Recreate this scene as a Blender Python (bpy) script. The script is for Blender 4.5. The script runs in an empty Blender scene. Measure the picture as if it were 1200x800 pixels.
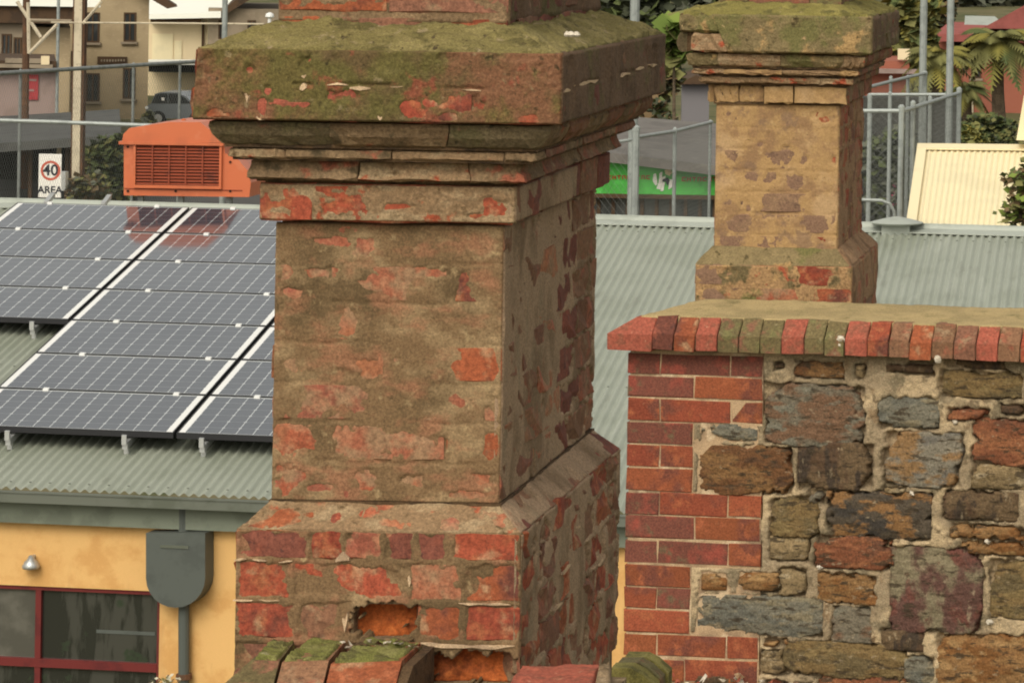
import bpy, math, random
import numpy as np
from mathutils import Vector as V, Matrix
random.seed(7); RNG = np.random.default_rng(7)
S = bpy.context.scene; COL = S.collection
R = math.radians

# ------------------------------------------------------------------ camera, sky, sun, exposure
CZ, F, PX, PY, ROLL = 9.0, 4300.0, 1430.0, -90.0, 0.016
cd = bpy.data.cameras.new('camera'); cam = bpy.data.objects.new('camera', cd); COL.objects.link(cam)
cam.location = (0, 0, CZ); cam.rotation_euler = (math.pi/2, -ROLL, 0)
cd.sensor_width = 36; cd.lens = 36*F/1200
cd.shift_x = -(PX-600)/1200; cd.shift_y = -(400-PY)/1200
cd.clip_start = .1; cd.clip_end = 6000
S.camera = cam
SUN_EL, SUN_AZ = R(44), R(194)          # azimuth from +Y clockwise: behind the camera, to its left
W = bpy.data.worlds.new("World"); S.world = W; W.use_nodes = True
wn, wl_ = W.node_tree.nodes, W.node_tree.links
sky = wn.new('ShaderNodeTexSky'); sky.sky_type = 'NISHITA'; sky.sun_disc = False
sky.sun_elevation = SUN_EL; sky.sun_rotation = SUN_AZ; sky.dust_density = 4; sky.air_density = 1.0
hs = wn.new('ShaderNodeHueSaturation'); hs.inputs['Saturation'].default_value = .18
tn = wn.new('ShaderNodeMix'); tn.data_type = 'RGBA'; tn.blend_type = 'MULTIPLY'
tn.inputs[0].default_value = 1; tn.inputs[7].default_value = (1.0, .96, .86, 1)
wl_.new(sky.outputs[0], hs.inputs['Color']); wl_.new(hs.outputs[0], tn.inputs[6])
wl_.new(tn.outputs[2], wn['Background'].inputs[0]); wn['Background'].inputs[1].default_value = .15
sd = bpy.data.lights.new('sun', 'SUN'); sd.energy = .52; sd.angle = R(35); sd.color = (1, .93, .80)
so = bpy.data.objects.new('sun', sd); COL.objects.link(so)
sv = V((math.sin(SUN_AZ)*math.cos(SUN_EL), math.cos(SUN_AZ)*math.cos(SUN_EL), math.sin(SUN_EL)))
so.rotation_euler = sv.to_track_quat('Z', 'Y').to_euler(); so.location = (0, -20, 40)
S.view_settings.view_transform = 'Standard'; S.view_settings.look = 'None'
S.view_settings.exposure = 0.44; S.view_settings.gamma = 1
S.render.engine = 'CYCLES'; S.cycles.filter_width = 2.0

# ------------------------------------------------------------------ sight-line helpers (a measured pixel of the survey photo at a known distance)
cR, sR = math.cos(ROLL), math.sin(ROLL)
def ray(px, py):
    u, v = px-PX, -(py-PY)
    return V(((u*cR - v*sR)/F, 1.0, (u*sR + v*cR)/F))
def at(px, py, Y): return V((0, 0, CZ)) + ray(px, py)*Y
def onplane(px, py, p0, n):
    r = ray(px, py); o = V((0, 0, CZ)); return o + r*((V(p0)-o).dot(n)/r.dot(n))

# ------------------------------------------------------------------ materials
def M(name, base, layers=(), rough=.88, bump=None, rnd=0.0, metal=0.0, spec=.25, hue=0.0, grain=.26):
    m = bpy.data.materials.new(name); m.use_nodes = True
    nt = m.node_tree; n, l = nt.nodes, nt.links; b = n['Principled BSDF']
    b.inputs['Roughness'].default_value = rough; b.inputs['Metallic'].default_value = metal
    b.inputs['Specular IOR Level'].default_value = spec
    geo = n.new('ShaderNodeNewGeometry')
    rgb = n.new('ShaderNodeRGB'); rgb.outputs[0].default_value = (*base, 1); cur = rgb.outputs[0]
    if rnd or hue:
        oi = n.new('ShaderNodeObjectInfo'); h = n.new('ShaderNodeHueSaturation')
        mr = n.new('ShaderNodeMapRange'); mr.inputs[3].default_value = 1-rnd; mr.inputs[4].default_value = 1+rnd
        l.new(oi.outputs['Random'], mr.inputs[0]); l.new(mr.outputs[0], h.inputs['Value'])
        mr2 = n.new('ShaderNodeMath'); mr2.operation = 'MULTIPLY_ADD'; mr2.inputs[1].default_value = hue*2; mr2.inputs[2].default_value = .5-hue
        fr = n.new('ShaderNodeMath'); fr.operation = 'FRACT'; mu = n.new('ShaderNodeMath'); mu.operation = 'MULTIPLY'; mu.inputs[1].default_value = 7.31
        l.new(oi.outputs['Random'], mu.inputs[0]); l.new(mu.outputs[0], fr.inputs[0]); l.new(fr.outputs[0], mr2.inputs[0]); l.new(mr2.outputs[0], h.inputs['Hue'])
        l.new(cur, h.inputs['Color']); cur = h.outputs[0]
    for i, L in enumerate(layers):
        col, sc, lo, hi = L[:4]; op = L[4] if len(L) > 4 else {}
        mp = n.new('ShaderNodeMapping'); st = op.get('st', (1, 1, 1)); mp.inputs['Scale'].default_value = st
        mp.inputs['Location'].default_value = (i*3.17+sc*.1, i*1.71, i*2.3)
        l.new(geo.outputs['Position'], mp.inputs[0])
        t = n.new('ShaderNodeTexNoise'); t.inputs['Scale'].default_value = sc
        t.inputs['Detail'].default_value = op.get('det', 5); t.inputs['Roughness'].default_value = op.get('ro', .6)
        l.new(mp.outputs[0], t.inputs['Vector'])
        r_ = n.new('ShaderNodeMapRange'); r_.interpolation_type = 'SMOOTHSTEP'
        r_.inputs[1].default_value = lo; r_.inputs[2].default_value = hi; r_.inputs[4].default_value = op.get('amt', 1)
        l.new(t.outputs[0], r_.inputs[0]); fac = r_.outputs[0]
        if op.get('up'):
            sx = n.new('ShaderNodeSeparateXYZ'); l.new(geo.outputs['Normal'], sx.inputs[0])
            m2 = n.new('ShaderNodeMapRange'); m2.inputs[1].default_value = .1; m2.inputs[2].default_value = .6
            l.new(sx.outputs[2], m2.inputs[0]); mm = n.new('ShaderNodeMath'); mm.operation = 'MULTIPLY'
            l.new(fac, mm.inputs[0]); l.new(m2.outputs[0], mm.inputs[1]); fac = mm.outputs[0]
        mx = n.new('ShaderNodeMix'); mx.data_type = 'RGBA'; l.new(fac, mx.inputs[0])
        l.new(cur, mx.inputs[6]); mx.inputs[7].default_value = (*col, 1); cur = mx.outputs[2]
    if bump and grain:
        for gs, ga in ((150, grain), (420, grain*.8)):
            t = n.new('ShaderNodeTexNoise'); t.inputs['Scale'].default_value = gs*bump[0]/45; t.inputs['Detail'].default_value = 3
            l.new(geo.outputs['Position'], t.inputs['Vector']); g_ = n.new('ShaderNodeMapRange'); g_.inputs[1].default_value = .32; g_.inputs[2].default_value = .68
            g_.inputs[3].default_value = 1-ga; g_.inputs[4].default_value = 1+ga; l.new(t.outputs[0], g_.inputs[0])
            mx = n.new('ShaderNodeMix'); mx.data_type = 'RGBA'; mx.blend_type = 'MULTIPLY'; mx.inputs[0].default_value = 1; mx.clamp_result = False
            l.new(cur, mx.inputs[6]); l.new(g_.outputs[0], mx.inputs[7]); cur = mx.outputs[2]
    l.new(cur, b.inputs['Base Color'])
    if bump:
        t = n.new('ShaderNodeTexNoise'); t.inputs['Scale'].default_value = bump[0]; t.inputs['Detail'].default_value = 7
        t.inputs['Roughness'].default_value = .65
        l.new(geo.outputs['Position'], t.inputs['Vector'])
        bp = n.new('ShaderNodeBump'); bp.inputs['Strength'].default_value = bump[1]; bp.inputs['Distance'].default_value = bump[2]
        l.new(t.outputs[0], bp.inputs['Height']); l.new(bp.outputs[0], b.inputs['Normal'])
    return m
DUST = (.36, .235, .13)
BRK = (30, .6, .004)
m_brick = M('brick_red', (.25, .062, .029), [((.13, .045, .03), 9, .50, .66), ((.31, .10, .045), 22, .5, .66), (DUST, 20, .52, .70, {'amt': .7}), ((.10, .04, .03), 90, .60, .72, {'amt': .5})], bump=BRK, rnd=.25, hue=.008)
m_brickdusty = M('brick_dusty', (.29, .10, .055), [((.33, .145, .08), 20, .45, .6), ((.26, .17, .095), 16, .42, .60, {'amt': .8}), ((.30, .085, .043), 11, .54, .66), ((.16, .07, .04), 80, .6, .72, {'amt': .6})], bump=BRK, rnd=.18, hue=.01)
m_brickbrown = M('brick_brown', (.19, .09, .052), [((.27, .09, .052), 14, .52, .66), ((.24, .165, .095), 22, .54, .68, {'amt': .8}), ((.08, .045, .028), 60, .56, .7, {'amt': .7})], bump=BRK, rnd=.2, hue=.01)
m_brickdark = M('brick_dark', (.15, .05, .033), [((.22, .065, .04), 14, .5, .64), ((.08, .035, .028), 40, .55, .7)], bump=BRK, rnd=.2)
m_brickorange = M('brick_orange', (.34, .085, .02), [((.20, .05, .016), 14, .48, .64), ((.42, .12, .03), 30, .52, .66)], bump=(40, .8, .006), rnd=.1)
m_wallbrick = M('wall_brick', (.245, .066, .030), [((.15, .05, .032), 7, .50, .64), ((.31, .095, .042), 18, .52, .66), ((.36, .21, .12), 40, .66, .76, {'amt': .5}), ((.1, .04, .03), 110, .62, .72, {'amt': .5})], bump=(45, .6, .005), rnd=.2, hue=.008)
m_wallbrickdark = M('wall_brick_dark', (.15, .052, .035), [((.25, .06, .04), 12, .5, .66), ((.13, .09, .05), 20, .55, .7)], bump=(45, .6, .005), rnd=.15)
m_brickolive = M('brick_olive', (.125, .095, .042), [((.19, .085, .05), 16, .50, .62), ((.14, .125, .05), 12, .5, .64), ((.24, .20, .11), 50, .6, .7, {'amt': .6})], bump=BRK, rnd=.15)
m_brickpink = M('brick_pink', (.29, .078, .048), [((.22, .075, .045), 25, .5, .64), ((.36, .16, .10), 60, .6, .72)], bump=BRK, rnd=.08)
m_render = M('lime_render', (.175, .108, .054), [((.265, .18, .095), 5, .50, .62, {'st': (1, 1, 1.6)}), ((.12, .078, .038), 5, .48, .64), ((.27, .125, .068), 10, .50, .66, {'amt': .75, 'st': (1, 1, 1.8)}), ((.32, .23, .12), 28, .60, .70, {'amt': .7}), ((.07, .045, .02), 70, .62, .72, {'amt': .7})], bump=(60, .7, .004), rough=.95)
m_rendergrey = M('lime_render_grey', (.31, .21, .13), [((.19, .125, .072), 6, .48, .64, {'st': (1, 1, .6)}), ((.25, .18, .11), 11, .54, .68, {'st': (1, 1, .5)}), ((.25, .10, .055), 18, .62, .72, {'st': (1, 1, .4), 'amt': .7}), ((.06, .035, .02), 60, .64, .74, {'amt': .7})], bump=(55, .7, .004), rough=.95)
m_caprender = M('mossy_render', (.115, .078, .034), [((.185, .088, .046), 6, .46, .60), ((.115, .10, .030), 5, .47, .58, {'amt': .85}), ((.23, .065, .038), 11, .58, .66, {'amt': .85}), ((.24, .185, .10), 30, .62, .72, {'amt': .7}), ((.15, .125, .045), 24, .58, .70, {'amt': .7}), ((.035, .028, .012), 50, .60, .70, {'amt': .8})], bump=(45, 1, .009), rough=.97)
m_capright = M('weathered_render', (.15, .092, .055), [((.11, .068, .04), 8, .48, .62, {'st': (1, 1, .5)}), ((.12, .095, .04), 6, .54, .64), ((.17, .115, .07), 26, .6, .7, {'amt': .7}), ((.16, .055, .035), 12, .64, .72)], bump=(45, 1, .009), rough=.97)
m_moss = M('moss', (.20, .165, .060), [((.26, .212, .085), 9, .48, .62), ((.115, .095, .034), 14, .52, .64), ((.30, .235, .13), 20, .60, .68), ((.07, .05, .025), 45, .60, .70)], bump=(70, 1, .012), rough=1)
m_mossolive = M('moss_olive', (.20, .172, .050), [((.265, .225, .07), 9, .48, .62), ((.12, .105, .034), 16, .52, .64), ((.30, .24, .13), 30, .64, .72)], bump=(70, 1, .010), rough=1)
m_mossgreen = M('moss_green', (.17, .168, .045), [((.235, .22, .075), 9, .48, .62), ((.11, .10, .035), 16, .50, .62), ((.16, .10, .055), 12, .60, .68), ((.30, .26, .15), 30, .64, .72)], bump=(70, 1, .012), rough=1)
m_corbel = M('corbel_brick', (.185, .12, .064), [((.25, .165, .09), 9, .46, .62, {'st': (1, 1, 2)}), ((.28, .09, .05), 13, .56, .65), ((.095, .068, .036), 20, .55, .68), ((.30, .21, .12), 34, .62, .72, {'amt': .7})], bump=(45, 1, .008), rnd=.15)
m_corbeldark = M('corbel_dark', (.155, .115, .062), [((.12, .10, .045), 8, .48, .6), ((.22, .08, .048), 11, .56, .66), ((.18, .14, .075), 25, .56, .68), ((.055, .045, .024), 40, .58, .68)], bump=(45, 1, .008), rnd=.15)
m_corbeltan = M('corbel_tan', (.26, .165, .088), [((.31, .22, .125), 12, .48, .62, {'st': (1, 1, 2)}), ((.32, .075, .035), 15, .58, .65), ((.12, .075, .035), 30, .58, .7)], bump=(45, 1, .008), rnd=.12)
m_core = M('mortar_core', (.24, .17, .10), [((.14, .095, .05), 18, .48, .62), ((.36, .27, .17), 30, .58, .7)], bump=(60, 1, .008), rough=1)
m_coredark = M('mortar_dark', (.10, .06, .03), [((.055, .035, .02), 18, .5, .62)], bump=(60, 1, .008), rough=1)
m_stain = M('stained_brick', (.20, .118, .075), [((.25, .155, .09), 12, .46, .62), ((.15, .09, .06), 20, .54, .68)], bump=(40, .6, .004), rough=.95)
m_sand = M('sandy_render', (.36, .225, .100), [((.41, .27, .14), 5, .48, .62), ((.26, .155, .078), 9, .50, .66), ((.20, .125, .08), 10, .58, .66, {'amt': .7}), ((.46, .31, .15), 24, .60, .70, {'amt': .6}), ((.13, .08, .03), 60, .63, .73, {'amt': .7})], bump=(40, .8, .007), rough=.95, grain=.13)
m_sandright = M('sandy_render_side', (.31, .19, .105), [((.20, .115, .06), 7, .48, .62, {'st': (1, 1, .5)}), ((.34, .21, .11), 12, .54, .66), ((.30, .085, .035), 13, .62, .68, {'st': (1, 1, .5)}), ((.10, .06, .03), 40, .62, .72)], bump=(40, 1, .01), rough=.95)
m_sandmoss = M('sandy_mossy', (.18, .135, .065), [((.22, .165, .08), 10, .48, .62), ((.145, .13, .048), 5, .50, .60), ((.34, .22, .095), 9, .56, .64), ((.07, .052, .022), 20, .58, .68), ((.40, .27, .14), 34, .64, .72)], bump=(45, 1, .01), rough=.97)
m_sandbase = M('sandy_base', (.33, .20, .095), [((.14, .105, .05), 7, .50, .58), ((.40, .25, .11), 14, .54, .66), ((.34, .09, .045), 9, .63, .68), ((.09, .07, .03), 20, .60, .68), ((.16, .145, .05), 5, .58, .66)], bump=(40, 1, .01), rough=.97)
m_flaunch = M('flaunching', (.36, .27, .13), [((.29, .22, .105), 5, .44, .60), ((.24, .19, .085), 14, .54, .68, {'amt': .8}), ((.15, .125, .05), 9, .60, .70, {'amt': .7})], bump=(60, .4, .004), rough=.95)
m_pointing = M('pointing_mortar', (.31, .235, .145), [((.48, .36, .215), 3.2, .48, .56), ((.21, .165, .10), 8, .50, .62), ((.13, .095, .055), 22, .56, .68, {'amt': .8}), ((.20, .12, .06), 12, .6, .7, {'amt': .6}), ((.42, .34, .22), 40, .60, .7, {'amt': .7})], bump=(60, 1, .012), rough=.98)
m_walljoint = M('wall_joint_mortar', (.42, .29, .17), [((.25, .17, .105), 6, .46, .62), ((.52, .39, .25), 12, .54, .64)], bump=(80, .6, .005), rough=.98)
m_joint = M('joint_mortar', (.52, .37, .23), [((.34, .235, .15), 10, .5, .64)], bump=(80, .6, .005), rough=.98)
def stone(name, a, b, c, st=(1, 1, 2.2), d=(.05, .035, .02)):
    return M(name, a, [(b, 6, .46, .56, {'st': st}), (c, 9, .53, .61, {'st': st}), (d, 14, .55, .63, {'st': (1, 1, 3.5), 'amt': .85}), ((.32, .25, .16), 26, .60, .70, {'st': st, 'amt': .65}), (d, 60, .56, .70, {'amt': .6})], bump=(38, 1, .014), rough=.9, rnd=.1)
ST = {
 'grey': stone('stone_grey', (.16, .135, .095), (.16, .09, .052), (.165, .15, .11)),
 'brown': stone('stone_brown', (.135, .062, .026), (.19, .10, .04), (.085, .045, .024)),
 'dark': stone('stone_dark', (.085, .05, .028), (.13, .085, .045), (.05, .035, .024), (1.6, 1.6, .6)),
 'black': stone('stone_black', (.075, .058, .04), (.05, .042, .034), (.22, .115, .045)),
 'olive': stone('stone_olive', (.175, .115, .048), (.13, .095, .045), (.20, .14, .06)),
 'slate': stone('stone_slate', (.165, .15, .11), (.125, .12, .095), (.21, .175, .11)),
 'greyorange': stone('stone_grey_orange', (.20, .175, .13), (.24, .14, .062), (.15, .135, .11)),
 'red': stone('stone_red', (.20, .072, .034), (.25, .10, .045), (.13, .055, .03)),
 'orange': stone('stone_orange', (.23, .125, .05), (.20, .09, .03), (.32, .19, .08)),
 'purple': stone('stone_purple', (.11, .055, .042), (.20, .165, .10), (.14, .055, .04), (1, 1, .7)),
 'tan': stone('stone_tan', (.26, .185, .095), (.17, .12, .06), (.32, .25, .15)),
}
m_bone = M('lichen', (.62, .55, .44), [((.4, .34, .25), 40, .5, .65)], bump=(60, 1, .01))
m_roof = M('roof_steel', (.275, .295, .24), [((.245, .265, .21), 1.2, .46, .60), ((.19, .20, .155), 7, .56, .70, {'st': (1, .12, 1), 'amt': .6}), ((.34, .36, .30), 3, .58, .70, {'st': (1.5, .2, 1), 'amt': .6})], rough=.45, spec=.4)
m_trim = M('ridge_steel', (.33, .355, .31), [((.27, .29, .25), 3, .5, .66)], rough=.45, spec=.4)
m_gutter = M('gutter_steel', (.115, .125, .10), [((.09, .10, .075), 4, .48, .62)], rough=.5, spec=.4)
m_fascia = M('fascia_paint', (.17, .19, .145), [((.13, .145, .11), 5, .5, .65)], rough=.6)
m_pipe = M('downpipe_paint', (.085, .095, .085), [((.07, .078, .07), 5, .5, .65)], rough=.5)
m_yellow = M('yellow_render', (.66, .40, .155), [((.57, .315, .11), 2.5, .46, .62), ((.68, .40, .16), 22, .54, .7, {'amt': .5}), ((.46, .27, .11), 1.8, .56, .70, {'amt': .55, 'st': (2, 2, .5)})], bump=(140, .35, .004), rough=.92, grain=.07)
m_frame = M('maroon_paint', (.135, .022, .020), [((.10, .018, .018), 8, .5, .65)], rough=.45)
m_glassreflect = M('glass_painted_reflection', (.115, .11, .092), [((.075, .072, .06), 2.2, .46, .62)], rough=.10, spec=.8)  # left pane: grey reflection painted in as a lighter glass colour
m_glass = M('dark_glass', (.022, .023, .019), [((.05, .05, .042), 1.7, .50, .56, {'st': (2.5, 1, .5)}), ((.03, .042, .026), 3, .56, .62)], rough=.08, spec=.8)  # vertical light streak and greenish reflection painted into the glass colour
m_black = M('dark_void', (.012, .011, .01), rough=.9)
m_panelframe = M('shade_dark_frame', (.02, .02, .022), rough=.5)  # dark frame, blackened further to stand for the shade under the panels
m_white = M('white_metal', (.72, .72, .70), rough=.35, spec=.5)
m_alu = M('aluminium', (.5, .51, .5), [((.42, .43, .42), 8, .5, .65)], rough=.35, metal=.6)
m_orange = M('orange_plastic', (.50, .125, .047), [((.43, .11, .043), 2, .46, .62), ((.52, .16, .075), 8, .54, .7, {'amt': .6}), ((.30, .10, .05), 3, .60, .72, {'amt': .5, 'st': (2, 2, .5)})], rough=.42, spec=.4)
m_slat = M('louvre_slat', (.24, .05, .022), [((.14, .035, .02), 8, .5, .65)], rough=.6)
m_grille = M('louvre_back', (.035, .014, .01), rough=.9)
m_galv = M('galvanised_pipe', (.30, .325, .31), [((.235, .255, .245), 6, .48, .64)], rough=.5, metal=.25)
m_galvdark = M('dark_rail', (.23, .245, .235), [((.16, .17, .16), 6, .48, .64)], rough=.55, metal=.25)
m_wire = M('chain_wire', (.16, .17, .16), rough=.6, metal=.3)
m_cream = M('cream_steel', (.76, .66, .42), [((.70, .61, .39), 1, .48, .62)], rough=.5, spec=.3)
m_beige = M('beige_brick', (.36, .28, .17), [((.31, .24, .145), .9, .48, .62), ((.40, .31, .20), 6, .55, .68, {'st': (1, 1, 3)})], rough=.95)
m_paleb = M('pale_cladding', (.70, .575, .37), [((.63, .52, .33), .6, .48, .62)], rough=.9)
m_greyb = M('grey_brown_wall', (.26, .21, .15), [((.21, .17, .12), 1, .48, .62)], rough=.95)
m_pinkb = M('pink_wall', (.29, .215, .19), [((.24, .175, .15), .9, .48, .62)], rough=.95)
m_eave = M('eave_timber', (.075, .045, .025), [((.05, .032, .02), 2, .48, .62)], rough=.9)
m_whiteroof = M('white_roof', (.78, .78, .70), rough=.6)
m_awn = M('awning_roof', (.075, .075, .070), [((.055, .055, .052), 1, .48, .62)], rough=.75)
m_backingdark = M('dark_backing', (.05, .048, .042), [((.035, .034, .03), 1, .48, .62)], rough=.9)
m_shop = M('grey_roof', (.145, .132, .12), [((.115, .105, .095), .8, .48, .62), ((.18, .165, .145), 3, .55, .68)], rough=.85)
m_win = M('window_glass', (.03, .034, .036), [((.06, .062, .06), .8, .5, .62)], rough=.12, spec=.7)
m_green = M('green_sign', (.085, .46, .075), [((.055, .30, .045), 1.2, .48, .62)], rough=.5)
m_redtxt = M('sign_red', (.35, .06, .02), rough=.6)
m_signwhite = M('sign_white', (.75, .73, .68), rough=.5)
m_signred = M('sign_ring_red', (.5, .10, .06), rough=.5)
m_signblack = M('sign_black', (.02, .02, .03), rough=.6)
m_poster = M('red_poster', (.36, .04, .045), [((.26, .03, .035), 2, .5, .6)], rough=.7)
m_maroon = M('maroon_roof', (.27, .08, .068), [((.22, .065, .055), 1, .48, .62)], rough=.8)
m_redb = M('red_brick_house', (.30, .105, .068), [((.25, .09, .06), .7, .48, .62), ((.29, .10, .06), 5, .55, .68, {'st': (1, 1, 3)})], rough=.95)
m_car = M('car_paint', (.19, .21, .225), rough=.25, spec=.6, metal=.3)
m_tyre = M('tyre', (.02, .02, .02), rough=.9)
m_polec = M('concrete_pole', (.52, .45, .33), [((.44, .38, .28), 3, .48, .62), ((.36, .30, .22), 8, .56, .7)], rough=.95)
m_rust = M('rusty_steel', (.09, .05, .03), [((.13, .065, .035), 4, .5, .62)], rough=.9)
m_bark = M('bark', (.115, .085, .055), [((.075, .055, .036), 5, .48, .62)], bump=(8, 1, .05), rough=.98)
m_leaf = [M('leaf_'+k, c, [(d, .5, .46, .62)], rough=.75, spec=.2) for k, c, d in (
    ('olive', (.165, .16, .055), (.125, .122, .042)), ('green', (.085, .105, .036), (.062, .078, .028)), ('dark', (.05, .056, .032), (.036, .042, .025)),
    ('yellow', (.20, .175, .04), (.15, .14, .035)), ('bright', (.17, .22, .045), (.12, .17, .035)), ('hazy', (.115, .12, .085), (.09, .095, .068)), ('dry', (.15, .10, .05), (.10, .07, .036)))]
LEAF = dict(zip(('olive', 'green', 'dark', 'yellow', 'bright', 'hazy', 'dry'), m_leaf))
m_ground = M('ground_grass', (.10, .095, .04), [((.14, .12, .06), .2, .46, .6), ((.06, .07, .025), .6, .52, .64)], rough=1)
m_asphalt = M('asphalt', (.075, .072, .068), [((.055, .053, .05), .8, .48, .62)], rough=.95)
m_pave = M('paving', (.22, .19, .15), [((.17, .15, .12), 1, .48, .62)], rough=.95)

def panel_material():
    m = bpy.data.materials.new('solar_cells'); m.use_nodes = True
    n, l = m.node_tree.nodes, m.node_tree.links; b = n['Principled BSDF']
    uv = n.new('ShaderNodeUVMap'); sp = n.new('ShaderNodeSeparateXYZ'); l.new(uv.outputs[0], sp.inputs[0])
    def math_(op, a, bv=None):
        k = n.new('ShaderNodeMath'); k.operation = op
        for i, q in enumerate((a, bv)):
            if q is None: continue
            if isinstance(q, (int, float)): k.inputs[i].default_value = q
            else: l.new(q, k.inputs[i])
        return k.outputs[0]
    def line(c, w):                      # 1 on a grid line: u counted in cells
        f = math_('FRACT', c); e = math_('MINIMUM', f, math_('SUBTRACT', 1.0, f)); return e
    eu, ev = line(sp.outputs[0], 0), line(sp.outputs[1], 0)
    lu, lv = math_('LESS_THAN', eu, .026), math_('LESS_THAN', ev, .018)
    dia = math_('LESS_THAN', math_('ADD', eu, ev), .11)
    grid = math_('MAXIMUM', math_('MAXIMUM', lu, math_('MULTIPLY', lv, .35)), dia)
    bb = math_('LESS_THAN', line(math_('MULTIPLY', sp.outputs[1], 3.0), 0), .05)
    grid = math_('MAXIMUM', grid, math_('MULTIPLY', bb, .10))
    vv = math_('DIVIDE', sp.outputs[1], 6.0); ev2 = math_('MINIMUM', vv, math_('SUBTRACT', 1.0, vv))
    grid = math_('MAXIMUM', grid, math_('MULTIPLY', math_('LESS_THAN', ev2, .016), 1.6))
    gp = n.new('ShaderNodeNewGeometry'); dn = n.new('ShaderNodeTexNoise'); dn.inputs['Scale'].default_value = 1.3; dn.inputs['Detail'].default_value = 5; l.new(gp.outputs['Position'], dn.inputs['Vector'])
    grid = math_('ADD', grid, math_('MULTIPLY', math_('SUBTRACT', dn.outputs[0], .35), .12))
    mx = n.new('ShaderNodeMix'); mx.data_type = 'RGBA'; mx.clamp_factor = False; l.new(grid, mx.inputs[0])
    mx.inputs[6].default_value = (.040, .048, .064, 1); mx.inputs[7].default_value = (.42, .44, .44, 1)
    l.new(mx.outputs[2], b.inputs['Base Color']); b.inputs['Roughness'].default_value = .07; b.inputs['Specular IOR Level'].default_value = .95
    return m
m_cells = panel_material()

# ------------------------------------------------------------------ mesh + object helpers
ROOT = {}                                                     # object -> its thing's world matrix
def thing(name, label, cat, loc=(0, 0, 0), rz=0.0, group=None, kind=None):
    o = bpy.data.objects.new(name, None); COL.objects.link(o); o.empty_display_size = .1
    o.location = loc; o.rotation_euler = (0, 0, rz)
    o['label'] = label; o['category'] = cat
    if group: o['group'] = group
    if kind: o['kind'] = kind
    ROOT[o] = Matrix.Translation(V(loc)) @ Matrix.Rotation(rz, 4, 'Z'); return o
def tag(o, label, cat, group=None):
    o['label'] = label; o['category'] = cat
    if group: o['group'] = group
    return o
def link(name, me, mat, parent, loc=(0, 0, 0)):
    o = bpy.data.objects.new(name, me); COL.objects.link(o); o.location = loc
    if mat is not None and not me.materials: me.materials.append(mat)
    if parent is not None: o.parent = parent; ROOT[o] = ROOT[parent]
    else: ROOT[o] = Matrix.Translation(V(loc))
    return o
class MB:
    def __init__(s): s.v, s.f, s.mi = [], [], []
    def add(s, vs, fs, mi=0):
        k = len(s.v); s.v += [tuple(p) for p in vs]; s.f += [tuple(i+k for i in f) for f in fs]; s.mi += [mi]*len(fs); return s
    def boxb(s, o, a, b, c, mi=0):
        o, a, b, c = V(o), V(a), V(b), V(c)
        if a.cross(b).dot(c) < 0: a, b = b, a
        vs = [o, o+a, o+a+b, o+b, o+c, o+a+c, o+a+b+c, o+b+c]
        return s.add(vs, [(3, 2, 1, 0), (4, 5, 6, 7), (0, 1, 5, 4), (1, 2, 6, 5), (2, 3, 7, 6), (3, 0, 4, 7)], mi)
    def box(s, lo, hi, mi=0):
        lo, hi = V(lo), V(hi); d = hi-lo
        return s.boxb(lo, (d.x, 0, 0), (0, d.y, 0), (0, 0, d.z), mi)
    def tube(s, pts, r, n=8, mi=0, r2=None):
        pts = [V(p) for p in pts]; k = len(pts); vs, fs = [], []
        for i, p in enumerate(pts):
            t = (pts[min(i+1, k-1)]-pts[max(i-1, 0)]).normalized()
            a = t.cross(V((0, 0, 1)) if abs(t.z) < .9 else V((1, 0, 0))).normalized(); b = t.cross(a)
            rr = r if r2 is None else r+(r2-r)*i/(k-1)
            vs += [p+(a*math.cos(2*math.pi*j/n)+b*math.sin(2*math.pi*j/n))*rr for j in range(n)]
        for i in range(k-1):
            for j in range(n): fs.append((i*n+j, i*n+(j+1) % n, (i+1)*n+(j+1) % n, (i+1)*n+j))
        fs.append(tuple(range(n-1, -1, -1))); fs.append(tuple((k-1)*n+j for j in range(n)))
        return s.add(vs, fs, mi)
    def prism(s, poly, ext, mi=0):                            # polygon (3-d points) swept along ext
        poly = [V(p) for p in poly]; e = V(ext); n = len(poly)
        nrm = sum(((poly[i]-poly[0]).cross(poly[i+1]-poly[0]) for i in range(1, n-1)), V((0, 0, 0)))
        if nrm.dot(e) > 0: poly = poly[::-1]
        return s.add(poly+[p+e for p in poly], [tuple(range(n)), tuple(range(2*n-1, n-1, -1))]+[(i, i+n, (i+1) % n+n, (i+1) % n) for i in range(n)], mi)
    def lathe(s, c, prof, n=12, mi=0):
        vs, fs = [], []
        for r, z in prof: vs += [V(c)+V((r*math.cos(2*math.pi*j/n), r*math.sin(2*math.pi*j/n), z)) for j in range(n)]
        for i in range(len(prof)-1):
            for j in range(n): fs.append((i*n+j, i*n+(j+1) % n, (i+1)*n+(j+1) % n, (i+1)*n+j))
        fs.append(tuple(range(n-1, -1, -1))); fs.append(tuple((len(prof)-1)*n+j for j in range(n)))
        return s.add(vs, fs, mi)
    def mesh(s, name, mats, inv=None, smooth=False):
        me = bpy.data.meshes.new(name); vs = s.v
        if inv is not None: vs = [tuple(inv @ V(p)) for p in vs]
        me.from_pydata(vs, [], s.f)
        for m in mats: me.materials.append(m)
        if len(mats) > 1: me.polygons.foreach_set('material_index', s.mi)
        if smooth: me.polygons.foreach_set('use_smooth', [True]*len(me.polygons))
        me.update(); return me
    def build(s, name, mat, parent=None, smooth=False, local=False, kind=None):
        mats = mat if isinstance(mat, (list, tuple)) else [mat]
        inv = None if (parent is None or local) else ROOT[parent].inverted()
        o = link(name, s.mesh(name, mats, inv, smooth), None, parent)
        if kind: o['kind'] = kind
        return o

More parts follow.
